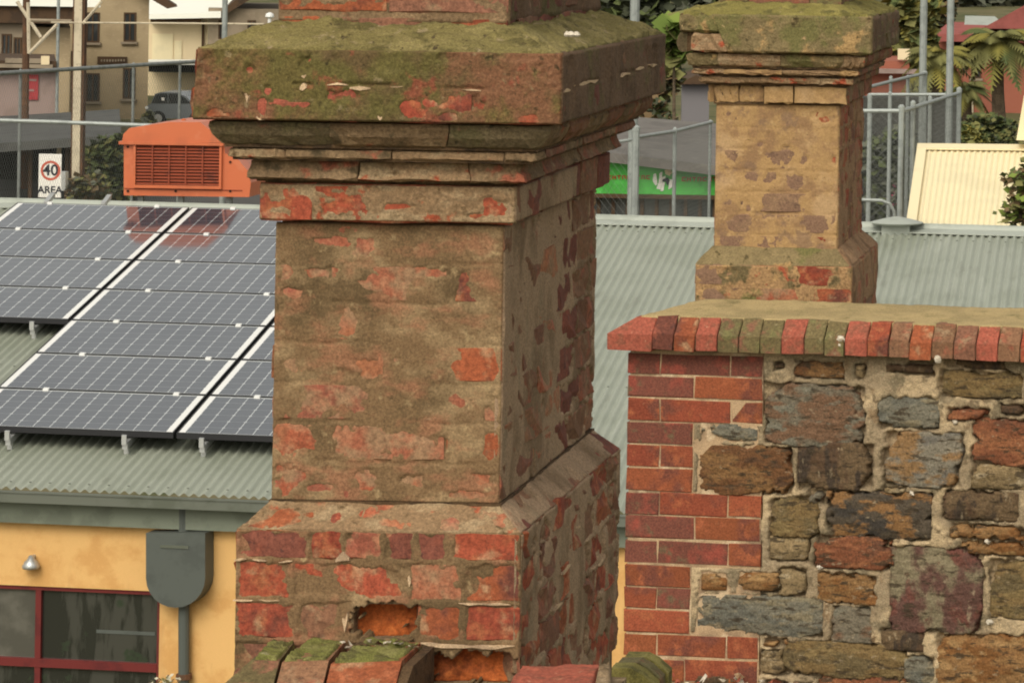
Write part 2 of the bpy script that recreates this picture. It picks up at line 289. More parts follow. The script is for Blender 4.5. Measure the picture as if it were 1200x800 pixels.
def vnoise(x, y, seed):
    xi, yi = np.floor(x).astype(np.int64), np.floor(y).astype(np.int64); fx, fy = x-xi, y-yi
    def h(a, b):
        k = (a*374761393 + b*668265263 + seed*974711) & 0x7fffffff
        k = ((k ^ (k >> 13))*1274126177) & 0x7fffffff; k = k ^ (k >> 16)
        return (k & 0xffff)/65535.0
    sx, sy = fx*fx*(3-2*fx), fy*fy*(3-2*fy)
    return (h(xi, yi)*(1-sx)+h(xi+1, yi)*sx)*(1-sy)+(h(xi, yi+1)*(1-sx)+h(xi+1, yi+1)*sx)*sy
def fbm(x, y, sc, octv=4, seed=1):
    t, a, n = 0, .5, 0
    for i in range(octv): t = t+a*vnoise(x*sc*2**i+7.3, y*sc*2**i+3.1, seed+i*17); n += a; a *= .55
    return t/n
def sstep(a, b, x): t = np.clip((x-a)/(b-a), 0, 1); return t*t*(3-2*t)

def coat(parent, name, P00, P10, P01, P11, res, mat, E=None, thick=.0016, depth=.0030, rough=.0013, seed=1, out=None, lump=0.0, skirt=.014, lsc=9, hadd=None):
    """A trowelled coat: a fine grid over a face; where E (0..1) is high it has fallen away to below the brick faces behind it."""
    P00, P10, P01, P11 = map(V, (P00, P10, P01, P11))
    Wd, Hd = ((P10-P00).length+(P11-P01).length)/2, ((P01-P00).length+(P11-P10).length)/2
    nu, nv = max(4, int(Wd/res)), max(4, int(Hd/res))
    u, v = np.meshgrid(np.linspace(0, 1, nu+1), np.linspace(0, 1, nv+1))
    um, vm = u*Wd, v*Hd
    e = np.zeros_like(u) if E is None else E(um, vm)
    h = thick*(1-e) - depth*e + rough*2*(fbm(um, vm, 60, 4, seed)-.5) + rough*1.6*(fbm(um, vm, 14, 3, seed+5)-.5)
    if lump: h = h + lump*2*(fbm(um, vm, lsc, 3, seed+9)-.5)
    if hadd is not None: h = h + hadd(um, vm)
    edge = np.minimum(np.minimum(u*nu, (1-u)*nu), np.minimum(v*nv, (1-v)*nv))
    h = np.where(edge < .5, -skirt, h)
    nrm = (P10-P00).cross(P01-P00).normalized()
    flip = out is not None and nrm.dot(V(out)) < 0
    if flip: nrm = -nrm
    a = lambda p: np.array(p)
    P = (a(P00)[None, None]*((1-u)*(1-v))[..., None] + a(P10)[None, None]*(u*(1-v))[..., None] + a(P01)[None, None]*((1-u)*v)[..., None] + a(P11)[None, None]*(u*v)[..., None]) + a(nrm)[None, None]*h[..., None]
    P = P.reshape(-1, 3); Mi = np.array(ROOT[parent].inverted()); P = P @ Mi[:3, :3].T + Mi[:3, 3]
    i, j = np.meshgrid(np.arange(nu), np.arange(nv)); q = (j*(nu+1)+i).ravel()
    F4 = np.stack([q, q+1, q+nu+2, q+nu+1], 1)
    if flip: F4 = F4[:, ::-1]
    me = bpy.data.meshes.new(name); me.vertices.add(len(P)); me.vertices.foreach_set('co', P.ravel())
    me.loops.add(F4.size); me.loops.foreach_set('vertex_index', F4.ravel().astype(np.int32))
    me.polygons.add(len(F4)); me.polygons.foreach_set('loop_start', np.arange(0, F4.size, 4, dtype=np.int32))
    me.polygons.foreach_set('loop_total', np.full(len(F4), 4, dtype=np.int32))
    me.polygons.foreach_set('use_smooth', [True]*len(F4))
    me.update(calc_edges=True); me.validate()
    return link(name, me, mat, parent)

def patches(lst, seed=3, warp=.010, soft=.45):
    """E from ellipses (u, v, ru, rv) in metres with frayed edges."""
    def E(u, v):
        w = (fbm(u, v, 55, 5, seed)-.5)*2; w2 = (fbm(u, v, 18, 3, seed+40)-.5)*2
        e = np.zeros_like(u)
        for (a, b, ru, rv) in lst:
            d = (np.abs((u-a)/ru)**2.6+np.abs((v-b)/rv)**2.6)**(1/2.6)+w*.7+w2*.35
            e = np.maximum(e, 1-sstep(1-soft, 1+.08, d))
        return e
    return E
def rects(lst, seed=3, margin=.006, frayed=.010, keep=1.0):
    """E high inside brick faces (u0, v0, u1, v1): mortar smeared over the joints."""
    def E(u, v):
        w = (fbm(u, v, 40, 4, seed)-.5)*2*frayed*1.6 + (fbm(u, v, 12, 2, seed+40)-.5)*2*frayed
        e = np.zeros_like(u)
        for r in lst:
            u0, v0, u1, v1 = r[:4]; mg = r[4] if len(r) > 4 else margin
            d = np.minimum(np.minimum(u-u0, u1-u), np.minimum(v-v0, v1-v))+w-mg
            e = np.maximum(e, sstep(-.003, .005, d))
        return e
    return E

def grooves(courses, cuts, d=.0022, w=.005, seed=5):
    """faint sunk joints showing through a thin coat: course heights, and per course the cross joints"""
    def H(u, v):
        n1 = (fbm(u, v, 20, 3, seed)-.5)*.012; m = sstep(.40, .58, fbm(u, v, 9, 3, seed+3)); h = np.zeros_like(u)
        for c in courses: h = h - d*np.exp(-((v-c+n1)/w)**2)*m
        for (z0, z1, L) in cuts:
            for x in L: h = h - d*np.exp(-((u-x+n1)/w)**2)*m*((v > z0) & (v < z1))
        return h
    return H

# ------------------------------------------------------------------ chimneys: tiers of bricks round a rectangle, stepped out by o
class Chimney:
    def __init__(s, root, xl, xr, yf, yb): s.r, s.xl, s.xr, s.yf, s.yb = root, xl, xr, yf, yb
    def pt(s, side, t, o, z):
        w, d = s.xr-s.xl, s.yb-s.yf
        if side == 'f': return V((s.xl-o+(w+2*o)*t, s.yf-o, z))
        if side == 'r': return V((s.xr+o, s.yf-o+(d+2*o)*t, z))
        if side == 'l': return V((s.xl-o, s.yf-o+(d+2*o)*t, z))
        return V((s.xl-o+(w+2*o)*t, s.yb+o, z))
    def seg(s, side, t0, t1, prof, mat, j=.0018, n=3, name='brick', deep=.085, push=0.0):
        """prof: (o, z) from bottom to top of the face."""
        vs, k = [], len(prof); zb, zt = prof[0][1], prof[-1][1]; oi = min(p[0] for p in prof)-deep
        ts = [t0+(t1-t0)*i/n for i in range(n+1)]
        for i, t in enumerate(ts):
            e = .003 if i in (0, n) else 0
            tilt = random.gauss(0, j*.6)
            for q, (o, z) in enumerate(prof):
                c = .0025 if q in (0, k-1) else 0
                p = s.pt(side, t, o-e-c+push+tilt*.5+random.gauss(0, j), z+random.gauss(0, j*.7)); vs.append(p)
            vs.append(s.pt(side, t, oi, zt)); vs.append(s.pt(side, t, oi, zb))
        m = k+2; fs = []
        for i in range(n):
            for q in range(m): fs.append((i*m+q, i*m+(q+1) % m, (i+1)*m+(q+1) % m, (i+1)*m+q))
        fs.append(tuple(range(m-1, -1, -1))); fs.append(tuple(n*m+q for q in range(m)))
        if side in ('f', 'r'): fs = [f[::-1] for f in fs]
        b = MB().add(vs, fs); return b.build(name, mat, s.r)
    def row(s, side, cuts, prof, mats, gap=.007, **kw):
        L = (s.xr-s.xl if side in 'fb' else s.yb-s.yf)+2*prof[len(prof)//2][0]; g = gap/2/L
        for i, (a, b) in enumerate(zip(cuts[:-1], cuts[1:])):
            ga, gb = (g if a > .001 else 0), (g if b < .999 else 0)
            m = mats[i % len(mats)] if isinstance(mats, list) else mats
            if m is None: continue
            s.seg(side, a+ga, b-gb, prof, m, push=random.gauss(0, .0012), **kw)
    def bond(s, side, o, k, z=None):
        """running-bond cuts for course k"""
        L = (s.xr-s.xl if side in 'fb' else s.yb-s.yf)+2*o; c = [0]; x = .235 if k % 2 else .118
        if k % 3 == 2: x = .175
        while x < L-.06: c.append(x/L); x += .238+random.uniform(-.012, .012)
        return c+[1.0]
def flat(o, z0, z1, ch=.004): return [(o-ch*.6, z0), (o, z0+ch), (o+.0005, (z0+z1)/2), (o, z1-ch), (o-ch*.6, z1)]

def core(root, lst, mat, name='mortar_core'):
    b = MB()
    for (x0, x1, y0, y1, z0, z1) in lst: b.box((x0, y0, z0), (x1, y1, z1))
    return b.build(name, mat, root)

# ================================================================== LEFT (NEAR) CHIMNEY
D0 = 7.9; DEP = 1.17
xl, xr = at(320, 430, D0).x, at(588, 430, D0).x
c1r = thing('brick_chimney', 'large nearest brick chimney with crumbling lime render and a mossy stepped cap', 'chimney', ((xl+xr)/2, D0+DEP/2, 0), group='old brick chimneys')
C1 = Chimney(c1r, xl, xr, D0, D0+DEP)
def zz(py, o, d=D0, x=430): return at(x, py, d-o).z
def fu(px, py, o, d=D0): return at(px, py, d-o)
cores = []
def tier_core(C, o, z0, z1, lst): lst.append((C.xl-o, C.xr+o, C.yf-o, C.yb+o, z0, z1))
O_CAP, O_BASE = .145, .059
# stack above the cap
zs0 = zz(62, 0)
for k in range(7):
    z0 = zs0+k*.0865; pr = flat(0, z0, z0+.078)
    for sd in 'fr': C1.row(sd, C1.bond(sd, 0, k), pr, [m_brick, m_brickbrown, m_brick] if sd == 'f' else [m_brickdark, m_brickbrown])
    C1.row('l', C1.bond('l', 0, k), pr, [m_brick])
tier_core(C1, -.006, zs0, zs0+.61, cores)
coat(c1r, 'render_coat', (xl-.004, D0, zz(28, 0)), (xr+.004, D0, zz(28, 0)), (xl-.004, D0, zs0+.60), (xr+.004, D0, zs0+.60), .006, m_corbel,
     rects([(.0, .0, .25, .05), (.0, .055, .22, .12), (.27, .03, .36, .09), (0, .13, .49, .6)], 31, .004, .016), seed=31, out=(0, -1, 0))
coat(c1r, 'render_coat', (xr, D0+.001, zz(28, 0)), (xr, D0+DEP, zz(28, 0)), (xr, D0+.001, zs0+.60), (xr, D0+DEP, zs0+.60), .01, m_capright, seed=32, out=(1, 0, 0), lump=.012)
# cap: two courses
zc = [zz(144, O_CAP), zz(101.5, O_CAP), zz(58, O_CAP)]
for k in range(2):
    o = O_CAP-(.006 if k else 0); pr = flat(o, zc[k]+.002, zc[k+1]-.003, .006)
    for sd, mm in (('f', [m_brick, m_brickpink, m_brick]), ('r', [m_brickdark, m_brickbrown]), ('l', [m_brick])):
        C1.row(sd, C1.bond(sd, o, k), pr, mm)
tier_core(C1, O_CAP-.012, zc[0]+.004, zc[2]-.006, cores)
p0 = fu(222, 144, O_CAP); uvp = lambda px, py, rx, ry: ((fu(px, py, O_CAP)-p0).x, at(430, py, D0-O_CAP).z-zc[0], rx/554, ry/554)
capE = patches([uvp(*q) for q in ((248, 76, 26, 26), (262, 90, 15, 10), (228, 88, 7, 10), (285, 84, 11, 7), (368, 60, 9, 6), (612, 63, 40, 8), (644, 76, 18, 22), (368, 60, 14, 8), (520, 66, 16, 7), (310, 107, 5, 7), (304, 128, 5, 14), (395, 113, 18, 8), (480, 128, 16, 10), (548, 121, 20, 10), (250, 137, 14, 5), (520, 137, 12, 5), (615, 138, 9, 5), (355, 78, 9, 12), (420, 100, 40, 2), (540, 102, 30, 2), (350, 100, 14, 2))], 5)
XL, XR = C1.xl-O_CAP, C1.xr+O_CAP; YF, YB = C1.yf-O_CAP, C1.yb+O_CAP
coat(c1r, 'render_coat', (XL+.001, YF, zc[0]+.001), (XR+.001, YF, zc[0]+.001), (XL+.008, YF+.004, zc[2]-.001), (XR+.001, YF, zc[2]-.001), .0032, m_caprender, capE, seed=11, out=(0, -1, 0), lump=.004, thick=.003)
coat(c1r, 'render_coat', (XR, YF+.001, zc[0]+.001), (XR, YB, zc[0]+.001), (XR, YF+.001, zc[2]-.001), (XR, YB, zc[2]-.001), .005, m_capright,
     patches([(.08, .13, .05, .018), (1.2, .10, .12, .03), (.3, .078, .2, .004), (.9, .078, .25, .004)], 6), seed=12, out=(1, 0, 0), lump=.006)
def joint_bits(C, root, side, o, lst, mat, ypx=None):
    b = MB()
    for (t0, t1, z, hh) in lst:
        n = max(2, int((t1-t0)*30)); top, bot = [], []
        for i in range(n+1):
            t = t0+(t1-t0)*i/n; k = hh*random.uniform(.3, 1)*(.35 if i in (0, n) else 1); z_ = z+random.gauss(0, hh*.18)
            top.append((t, z_+k/2)); bot.append((t, z_-k/2))
        vs = [C.pt(side, t, o+.0045+random.gauss(0, .0006), z_) for t, z_ in bot+top]+[C.pt(side, t, o-.02, z_) for t, z_ in bot+top]
        m = n+1; fs = []
        for i in range(n): fs += [(i, i+1, m+i+1, m+i), (2*m+i, 3*m+i, 3*m+i+1, 2*m+i+1), (m+i, m+i+1, 3*m+i+1, 3*m+i), (i+1, i, 2*m+i, 2*m+i+1)]
        fs += [(0, m, 3*m, 2*m), (n, 2*m+n, 3*m+n, m+n)]
        b.add(vs, fs)
    q = b.build('mortar_flake', mat, root); q['kind'] = 'stuff'; return q
tF = lambda px: (px-222)/433
joint_bits(C1, c1r, 'f', O_CAP, [(tF(382), tF(405), zc[1]+.003, .007), (tF(408), tF(432), zc[1]-.002, .010), (tF(350), tF(358), zc[1]-.004, .018), (tF(352), tF(357), zc[1]+.018, .016), (tF(455), tF(470), zc[1]+.001, .005), (tF(538), tF(560), zc[1]-.004, .005), (tF(441), tF(446), zc[0]+.012, .02), (tF(287), tF(292), zc[0]+.05, .016), (tF(300), tF(306), zc[0]+.006, .012)], m_joint)
joint_bits(C1, c1r, 'r', O_CAP, [(.01, .06, zc[1]-.004, .010), (.09, .30, zc[1]+.002, .009), (.52, .60, zc[1], .012), (.66, .74, zc[1]+.002, .012), (.80, .88, zc[1]+.003, .010)], m_joint)
# mossy weathering on top of the cap
zt = zs0 + (zz(27, 0)-zs0); mo = .02
def moss_slope(C, root, O, z0, z1, mat, seed, res=.006, inn=-.01, lump=.012):
    for sd, out in (('f', (0, -.5, 1)), ('r', (.5, 0, 1)), ('l', (-.5, 0, 1)), ('b', (0, .5, 1))):
        coat(root, 'moss_weathering', C.pt(sd, 0, O+.003, z0), C.pt(sd, 1, O+.003, z0), C.pt(sd, 0, inn, z1), C.pt(sd, 1, inn, z1), res if sd in 'fr' else .02, mat,
             seed=seed+len(sd)+ord(sd), out=out, lump=lump, thick=.004, rough=.005, skirt=.02, lsc=13)
moss_slope(C1, c1r, O_CAP-.006, zc[2]-.004, zz(26, 0), m_moss, 40)
# corbels
def tier(C, o_prof, cutsk, mf, mr, n=8, j=.0015, gap=.003):
    for sd, mm in (('f', mf), ('r', mr), ('l', mf)):
        C.row(sd, C.bond(sd, o_prof[0][0], cutsk), o_prof, mm, n=n, j=j, gap=gap)
za, zb = zz(173, .1), zz(144.6, .11)
tier(C1, [(.086, za), (.096, za+.005), (.113, za+(zb-za)*.45), (.1195, za+(zb-za)*.8), (.118, zb)], 1, [m_corbeldark, m_corbel], [m_corbel, m_brickbrown])
tier_core(C1, .088, za-.004, zb+.005, cores)
za, zb = zz(187.5, .083), zz(176, .083)
tier(C1, [(.079, za), (.083, za+.004), (.082, zb-.002), (.078, zb)], 0, [m_corbeltan, m_corbel], [m_corbel, m_brickbrown])
tier_core(C1, .074, za-.004, zb+.006, cores)
za, zb = zz(212.5, .05), zz(190, .05)
tier(C1, [(.048, za), (.056, za+.005), (.051, za+.014), (.046, za+(zb-za)*.6), (.047, zb)], 1, [m_corbel, m_corbeltan], [m_corbel, m_brickbrown])
tier_core(C1, .033, za-.004, zb+.006, cores)
za, zb = zz(260, .028), zz(216, .028)
for sd, mm in (('f', [m_brick]), ('r', [m_brickbrown, m_brickdark]), ('l', [m_brick])): C1.row(sd, C1.bond(sd, .028, 0), flat(.028, za, zb), mm)
tier_core(C1, .018, za+.003, zb+.006, cores)
q0 = fu(301, 260, .028)
bE = patches([((fu(px, py, .028)-q0).x, at(430, py, D0-.028).z-za, rx/548, ry/548) for px, py, rx, ry in ((308, 240, 8, 15), (335, 240, 16, 5), (390, 245, 16, 8), (408, 238, 16, 8), (465, 242, 16, 4), (578, 243, 22, 12), (560, 252, 12, 5))], 8)
coat(c1r, 'render_coat', (xl-.029, D0-.028, za), (xr+.030, D0-.028, za), (xl-.029, D0-.028, zb), (xr+.030, D0-.028, zb), .0032, m_corbeltan, bE, seed=14, out=(0, -1, 0))
coat(c1r, 'render_coat', (xr+.028, D0-.027, za), (xr+.028, D0+DEP*.62, za), (xr+.028, D0-.027, zb), (xr+.028, D0+DEP*.62, zb), .005, m_rendergrey, seed=15, out=(1, 0, 0), lump=.006)
# shaft: seven courses
zsh0, zsh1 = zz(588, 0), zz(262, 0)
ch = (zsh1-zsh0)/7
brF, brR = [], []
for k in range(7):
    z0 = zsh0+k*ch; pr = flat(0, z0+.004, z0+ch-.004)
    cf = [0, .5, 1] if k % 2 == 0 else [0, .24, .76, 1]
    C1.row('f', cf, pr, [m_brickdusty, m_brickdusty, m_brick], j=.0009)
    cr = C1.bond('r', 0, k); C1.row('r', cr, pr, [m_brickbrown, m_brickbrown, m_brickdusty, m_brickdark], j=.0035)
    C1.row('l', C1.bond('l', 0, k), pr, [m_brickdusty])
    for a, b in zip(cr[:-1], cr[1:]): brR.append((a*DEP+.004, k*ch+.004, b*DEP-.004, (k+1)*ch-.004))
tier_core(C1, -.012, zsh0, zsh1+.006, cores)
q0 = fu(320, 588, 0)
sp = [((fu(px, py, 0)-V((xl, 0, 0))).x, at(430, py, D0).z-zsh0, rx/544, ry/544) for px, py, rx, ry in (
    (385, 284, 26, 6), (428, 290, 13, 11), (345, 346, 14, 10), (335, 322, 10, 14), (410, 378, 13, 16), (378, 320, 22, 8), (432, 430, 26, 17), (408, 438, 22, 7), (338, 429, 11, 8), (556, 419, 15, 9), (579, 428, 6, 16),
    (578, 480, 9, 20), (575, 522, 9, 17), (335, 515, 20, 20), (428, 520, 34, 19), (448, 536, 15, 8), (498, 528, 14, 17), (338, 565, 20, 20), (372, 572, 18, 4), (430, 562, 14, 13), (566, 559, 15, 8), (548, 578, 36, 6), (505, 318, 26, 7), (541, 335, 11, 19), (460, 318, 20, 5), (480, 562, 16, 8), (520, 520, 6, 8))]
coat(c1r, 'render_coat', (xl-.001, D0, zsh0), (xr+.001, D0, zsh0), (xl-.001, D0, zsh1), (xr+.001, D0, zsh1), .003, m_render, patches(sp, 17), seed=17, out=(0, -1, 0), lump=.0025, hadd=grooves([k*ch for k in range(1, 7)], [(k*ch, (k+1)*ch, [.245] if k % 2 == 0 else [.118, .374]) for k in range(7)], seed=18))
base_r = rects(brR, 19, .004, .014)
def shR(u, v):
    m = sstep(.58, .72, u/DEP + .5*(fbm(u, v, 6, 3, 77)-.5)); q = fbm(u, v, 5, 3, 79)
    return np.clip(base_r(u, v)*np.maximum(m, sstep(.74, .78, q)), 0, 1)
coat(c1r, 'render_coat', (xr, D0+.001, zsh0), (xr, D0+DEP, zsh0), (xr, D0+.001, zsh1), (xr, D0+DEP, zsh1), .0042, m_rendergrey, shR, seed=19, out=(1, 0, 0), lump=.004, depth=.008)
# base: splayed course, then plinth courses to below the frame
zb1, zb0 = zz(622, O_BASE), zz(588, 0)
cutpx = lambda L, o: [max(0, min(1, (fu(p, 650, o).x-(xl-o))/(xr-xl+2*o))) for p in L]
rows = [(622, 656, [277, 363, 402, 450, 487, 525, 613], [m_brickdark, m_brick, m_brickdusty, m_brickdark, m_brickdark, m_brick]),
        (659, 703, [277, 342, 479, 544, 613], [m_brick, m_brick, m_brickdusty, m_brick]),
        (707, 749, [277, 350, 412, 489, 546, 613], [m_brick, m_brickbrown, None, m_brick, m_brick]),
        (755, 797, [277, 335, 400, 492, 607, 613], [m_brickbrown, m_brickbrown, m_brickbrown, None, m_brickbrown]),
        (802, 846, [277, 345, 480, 546, 613], [m_brick]), (849, 893, [277, 400, 480, 613], [m_brick])]
bl, blR = [], []
zlow = zz(893, O_BASE)
for i, (a, b, L, mm) in enumerate(rows):
    z0, z1 = zz(b, O_BASE), zz(a, O_BASE); cu = cutpx(L, O_BASE); cu[0], cu[-1] = 0, 1
    C1.row('f', cu, flat(O_BASE, z0, z1), mm, gap=.009)
    for q, (c0, c1) in enumerate(zip(cu[:-1], cu[1:])):
        w = xr-xl+2*O_BASE
        bl.append((c0*w+.003, z0-zlow, c1*w-.003, z1-zlow, random.choice([-.001, .001, .003, .006]) if mm[q % len(mm)] is not None else -.022))
    cr = C1.bond('r', O_BASE, i)
    C1.row('r', cr, flat(O_BASE, z0, z1), [m_brick, m_brickbrown, m_brick, m_brickbrown], j=.004)
    C1.row('l', C1.bond('l', O_BASE, i), flat(O_BASE, z0, z1), [m_brick])
    dd = DEP+2*O_BASE
    for a_, b_ in zip(cr[:-1], cr[1:]): blR.append((a_*dd+.004, z0-zlow, b_*dd-.004, z1-zlow))
cores.append((C1.xl-O_BASE+.10, C1.xr+O_BASE-.10, C1.yf+.06, C1.yb-.06, 0, zb1-.004))
# mortar bed behind the plinth bricks, left out where bricks are missing
xb0, xb1 = xl-O_BASE+.010, xr+O_BASE-.010; yb0 = D0-O_BASE+.010
hx0, hx1 = fu(413, 730, O_BASE).x, fu(489, 730, O_BASE).x; hz0, hz1 = zz(749, O_BASE), zz(708, O_BASE)
gx0, gx1 = fu(493, 780, O_BASE).x, fu(606, 780, O_BASE).x; gz0, gz1 = zz(799, O_BASE), zz(757, O_BASE)
bed = MB()
for (x0, x1, z0, z1) in ((xb0, xb1, hz1, zb1-.003), (xb0, hx0, gz1, hz1), (hx1, xb1, hz0, hz1), (hx0, xb1, gz1, hz0), (xb0, gx0, gz0, gz1), (gx1, xb1, gz0, gz1), (xb0, xb1, 0, gz0)):
    bed.box((x0, yb0, z0), (x1, yb0+.2, z1))
bed.box((xr+O_BASE-.2, yb0+.2, 0), (xr+O_BASE-.010, C1.yb+O_BASE-.01, zb1-.003)); bed.box((xl-O_BASE+.010, yb0+.2, 0), (xl+.1, C1.yb+O_BASE-.01, zb1-.003))
bed.build('mortar_bed', m_core, c1r)
# crumbled orange brick inside the two holes
def lumpbrick(root, x0, x1, z0, z1, y, mat, seed, amp=.018):
    coat(root, 'broken_brick', (x0, y, z0), (x1, y, z0), (x0, y+.012, z1), (x1, y+.012, z1), .004, mat, seed=seed, out=(0, -1, 0), lump=amp, thick=0, rough=.006, skirt=.08, lsc=16)
lumpbrick(c1r, hx0-.004, hx1+.006, hz0-.004, hz1+.002, D0-O_BASE+.042, m_brickorange, 51)
lumpbrick(c1r, gx0-.004, gx1+.004, gz0-.004, gz1-.002, D0-O_BASE+.030, m_brickorange, 53)
bl2 = [(r[0], r[1], r[2], r[3], r[4]) for r in bl if r[4] > -.01]
uxb = xl-O_BASE
holeE = patches([((hx0+hx1)/2-uxb, (hz0+hz1)/2-zlow, (hx1-hx0)*.48, (hz1-hz0)*.50*.94), ((gx0+gx1)/2-uxb, (gz0+gz1)/2-zlow-.01, (gx1-gx0)*.52, (gz1-gz0)*.52)], 57, soft=.12)
brkE = rects(bl2, 21, -.001, .0075)
baseE = lambda u, v: np.maximum(brkE(u, v), sstep(.45, .6, holeE(u, v))*22)
coat(c1r, 'render_coat', (xl-O_BASE-.001, D0-O_BASE, zlow), (xr+O_BASE+.001, D0-O_BASE, zlow), (xl-O_BASE-.001, D0-O_BASE, zb1), (xr+O_BASE+.001, D0-O_BASE, zb1), .003, m_render, baseE, seed=21, out=(0, -1, 0), thick=.0016, depth=.0030, lump=.002)
bR = rects(blR, 23, .003, .016)
def bsR(u, v):
    q = fbm(u, v, 5, 3, 87); return bR(u, v)*sstep(.40, .46, q)
coat(c1r, 'render_coat', (xr+O_BASE, D0-O_BASE+.001, zlow), (xr+O_BASE, D0+DEP+O_BASE, zlow), (xr+O_BASE, D0-O_BASE+.001, zb1), (xr+O_BASE, D0+DEP+O_BASE, zb1), .0042, m_rendergrey, bsR, seed=23, out=(1, 0, 0), thick=.002, depth=.008, lump=.004)
tB = lambda px: (px-277)/336
joint_bits(C1, c1r, 'f', O_BASE, [(tB(278), tB(290), zz(657.5, O_BASE), .009), (tB(300), tB(315), zz(658, O_BASE), .008), (tB(330), tB(345), zz(659, O_BASE), .008), (tB(396), tB(412), zz(654, O_BASE), .022), (tB(278), tB(300), zz(705, O_BASE), .008), (tB(306), tB(330), zz(705.5, O_BASE), .007), (tB(405), tB(411), zz(726, O_BASE), .05), (tB(540), tB(600), zz(705, O_BASE), .006), (tB(496), tB(606), zz(754, O_BASE), .010), (tB(480), tB(484), zz(680, O_BASE), .03)], m_joint)
joint_bits(C1, c1r, 'r', O_BASE, [(.36, .46, zz(716, O_BASE), .014), (.62, .70, zz(705, O_BASE), .014), (.52, .55, zz(676, O_BASE), .014), (.70, .80, zz(751, O_BASE), .014), (.3, .38, zz(752, O_BASE), .012)], m_joint)
# splayed top of the plinth
for sd in 'frl':
    L = DEP if sd != 'f' else xr-xl
    cuts = [0, .25, .42, .66, .82, 1] if sd == 'f' else [i/9 for i in range(10)]
    for a, b in zip(cuts[:-1], cuts[1:]):
        C1.seg(sd, a+.004, b-.004, [(O_BASE-.001, zb1-.012), (O_BASE-.001, zb1-.001), (.003, zb0-.002)], random.choice([m_brickdusty, m_brick]) if sd == 'f' else random.choice([m_brickbrown, m_brickdark]), j=.0015, deep=.03)
tier_core(C1, .004, zb1-.01, zb0+.002, cores)
slE = patches([(.06, .04, .05, .035), (.13, .06, .04, .02), (.17, .05, .02, .02), (.30, .03, .04, .02), (.42, .03, .03, .02), (.55, .045, .05, .03), (.60, .07, .03, .03), (.24, .07, .02, .02)], 25)
coat(c1r, 'render_coat', C1.pt('f', 0, O_BASE+.001, zb1-.002), C1.pt('f', 1, O_BASE+.003, zb1-.002), C1.pt('f', 0, 0, zb0), C1.pt('f', 1, 0, zb0), .0032, m_corbeltan, slE, seed=25, out=(0, -1, .5), lump=.005)
def slR(u, v): return sstep(.55, .62, fbm(u, v, 7, 3, 93) + .12*np.clip(u-.55, -1, 1))
coat(c1r, 'render_coat', C1.pt('r', 0, O_BASE+.001, zb1-.002), C1.pt('r', 1, O_BASE+.001, zb1-.002), C1.pt('r', 0, 0, zb0), C1.pt('r', 1, 0, zb0), .0045, m_rendergrey, slR, seed=27, out=(1, 0, .5), lump=.007)
core(c1r, cores, m_coredark)
pl = MB(); p = at(669, 40, D0-.08)
for dx, w in ((0, .012), (.012, .009), (-.009, .006)): pl.lathe((p.x+dx, p.y, p.z-.006), [(w*.6, 0), (w, .004), (w*.5, .010), (.001, .012)], 7)
pl.build('lichen_patch', m_bone, c1r)

# ================================================================== RIGHT (FAR) CHIMNEY
D2 = 14.25; DEP2 = .95
x2l, x2r = at(838, 200, D2).x, at(983, 200, D2).x
c2r = thing('brick_chimney', 'smaller sandy rendered chimney with mossy cap, rising behind the stone wall', 'chimney', ((x2l+x2r)/2, D2+DEP2/2, 0), group='old brick chimneys')
C2 = Chimney(c2r, x2l, x2r, D2, D2+DEP2); cores = []
z2 = lambda py, o=0: at(915, py, D2-o).z
OC2 = .132
zc = [z2(63, OC2), z2(40, OC2), z2(17.5, OC2)]
for k in range(2):
    pr = flat(OC2, zc[k]+.002, zc[k+1]-.003, .008)
    C2.row('f', [0, .22, .6, 1] if k else [.06, .28, .62, 1], pr, [m_sandmoss] if k else [m_corbeltan, m_sandmoss, m_sandmoss], j=.004, n=6)
    for sd in 'rl': C2.row(sd, C2.bond(sd, OC2, k), pr, [m_corbeldark, m_brickolive], j=.004)
tier_core(C2, OC2-.03, zc[0]+.004, zc[2]-.004, cores)
cE = patches([(.62, .07, .14, .055), (.05, .03, .15, .05)], 61)
X0, X1 = C2.xl-OC2, C2.xr+OC2
coat(c2r, 'render_coat', (X0+.19, D2-OC2, zc[0]), (X1+.003, D2-OC2, zc[0]), (X0+.12, D2-OC2, zc[2]), (X1+.003, D2-OC2, zc[2]), .006, m_sandmoss, patches([(.585, .135, .02, .015)], 62), seed=61, out=(0, -1, 0), lump=.010, thick=.006)
coat(c2r, 'render_coat', (X1, D2-OC2+.001, zc[0]), (X1, D2+DEP2+OC2, zc[0]), (X1, D2-OC2+.001, zc[2]), (X1, D2+DEP2+OC2, zc[2]), .012, m_capright, seed=62, out=(1, 0, 0), lump=.008)
moss_slope(C2, c2r, OC2-.004, zc[2]-.004, z2(4), m_mossolive, 70, res=.010, lump=.014)
zs = z2(16)
for k in range(6):
    z0 = zs+k*.0865
    for sd in 'frl': C2.row(sd, C2.bond(sd, 0, k), flat(0, z0, z0+.08), [m_brickolive, m_brickbrown])
tier_core(C2, -.006, zs, zs+.51, cores)
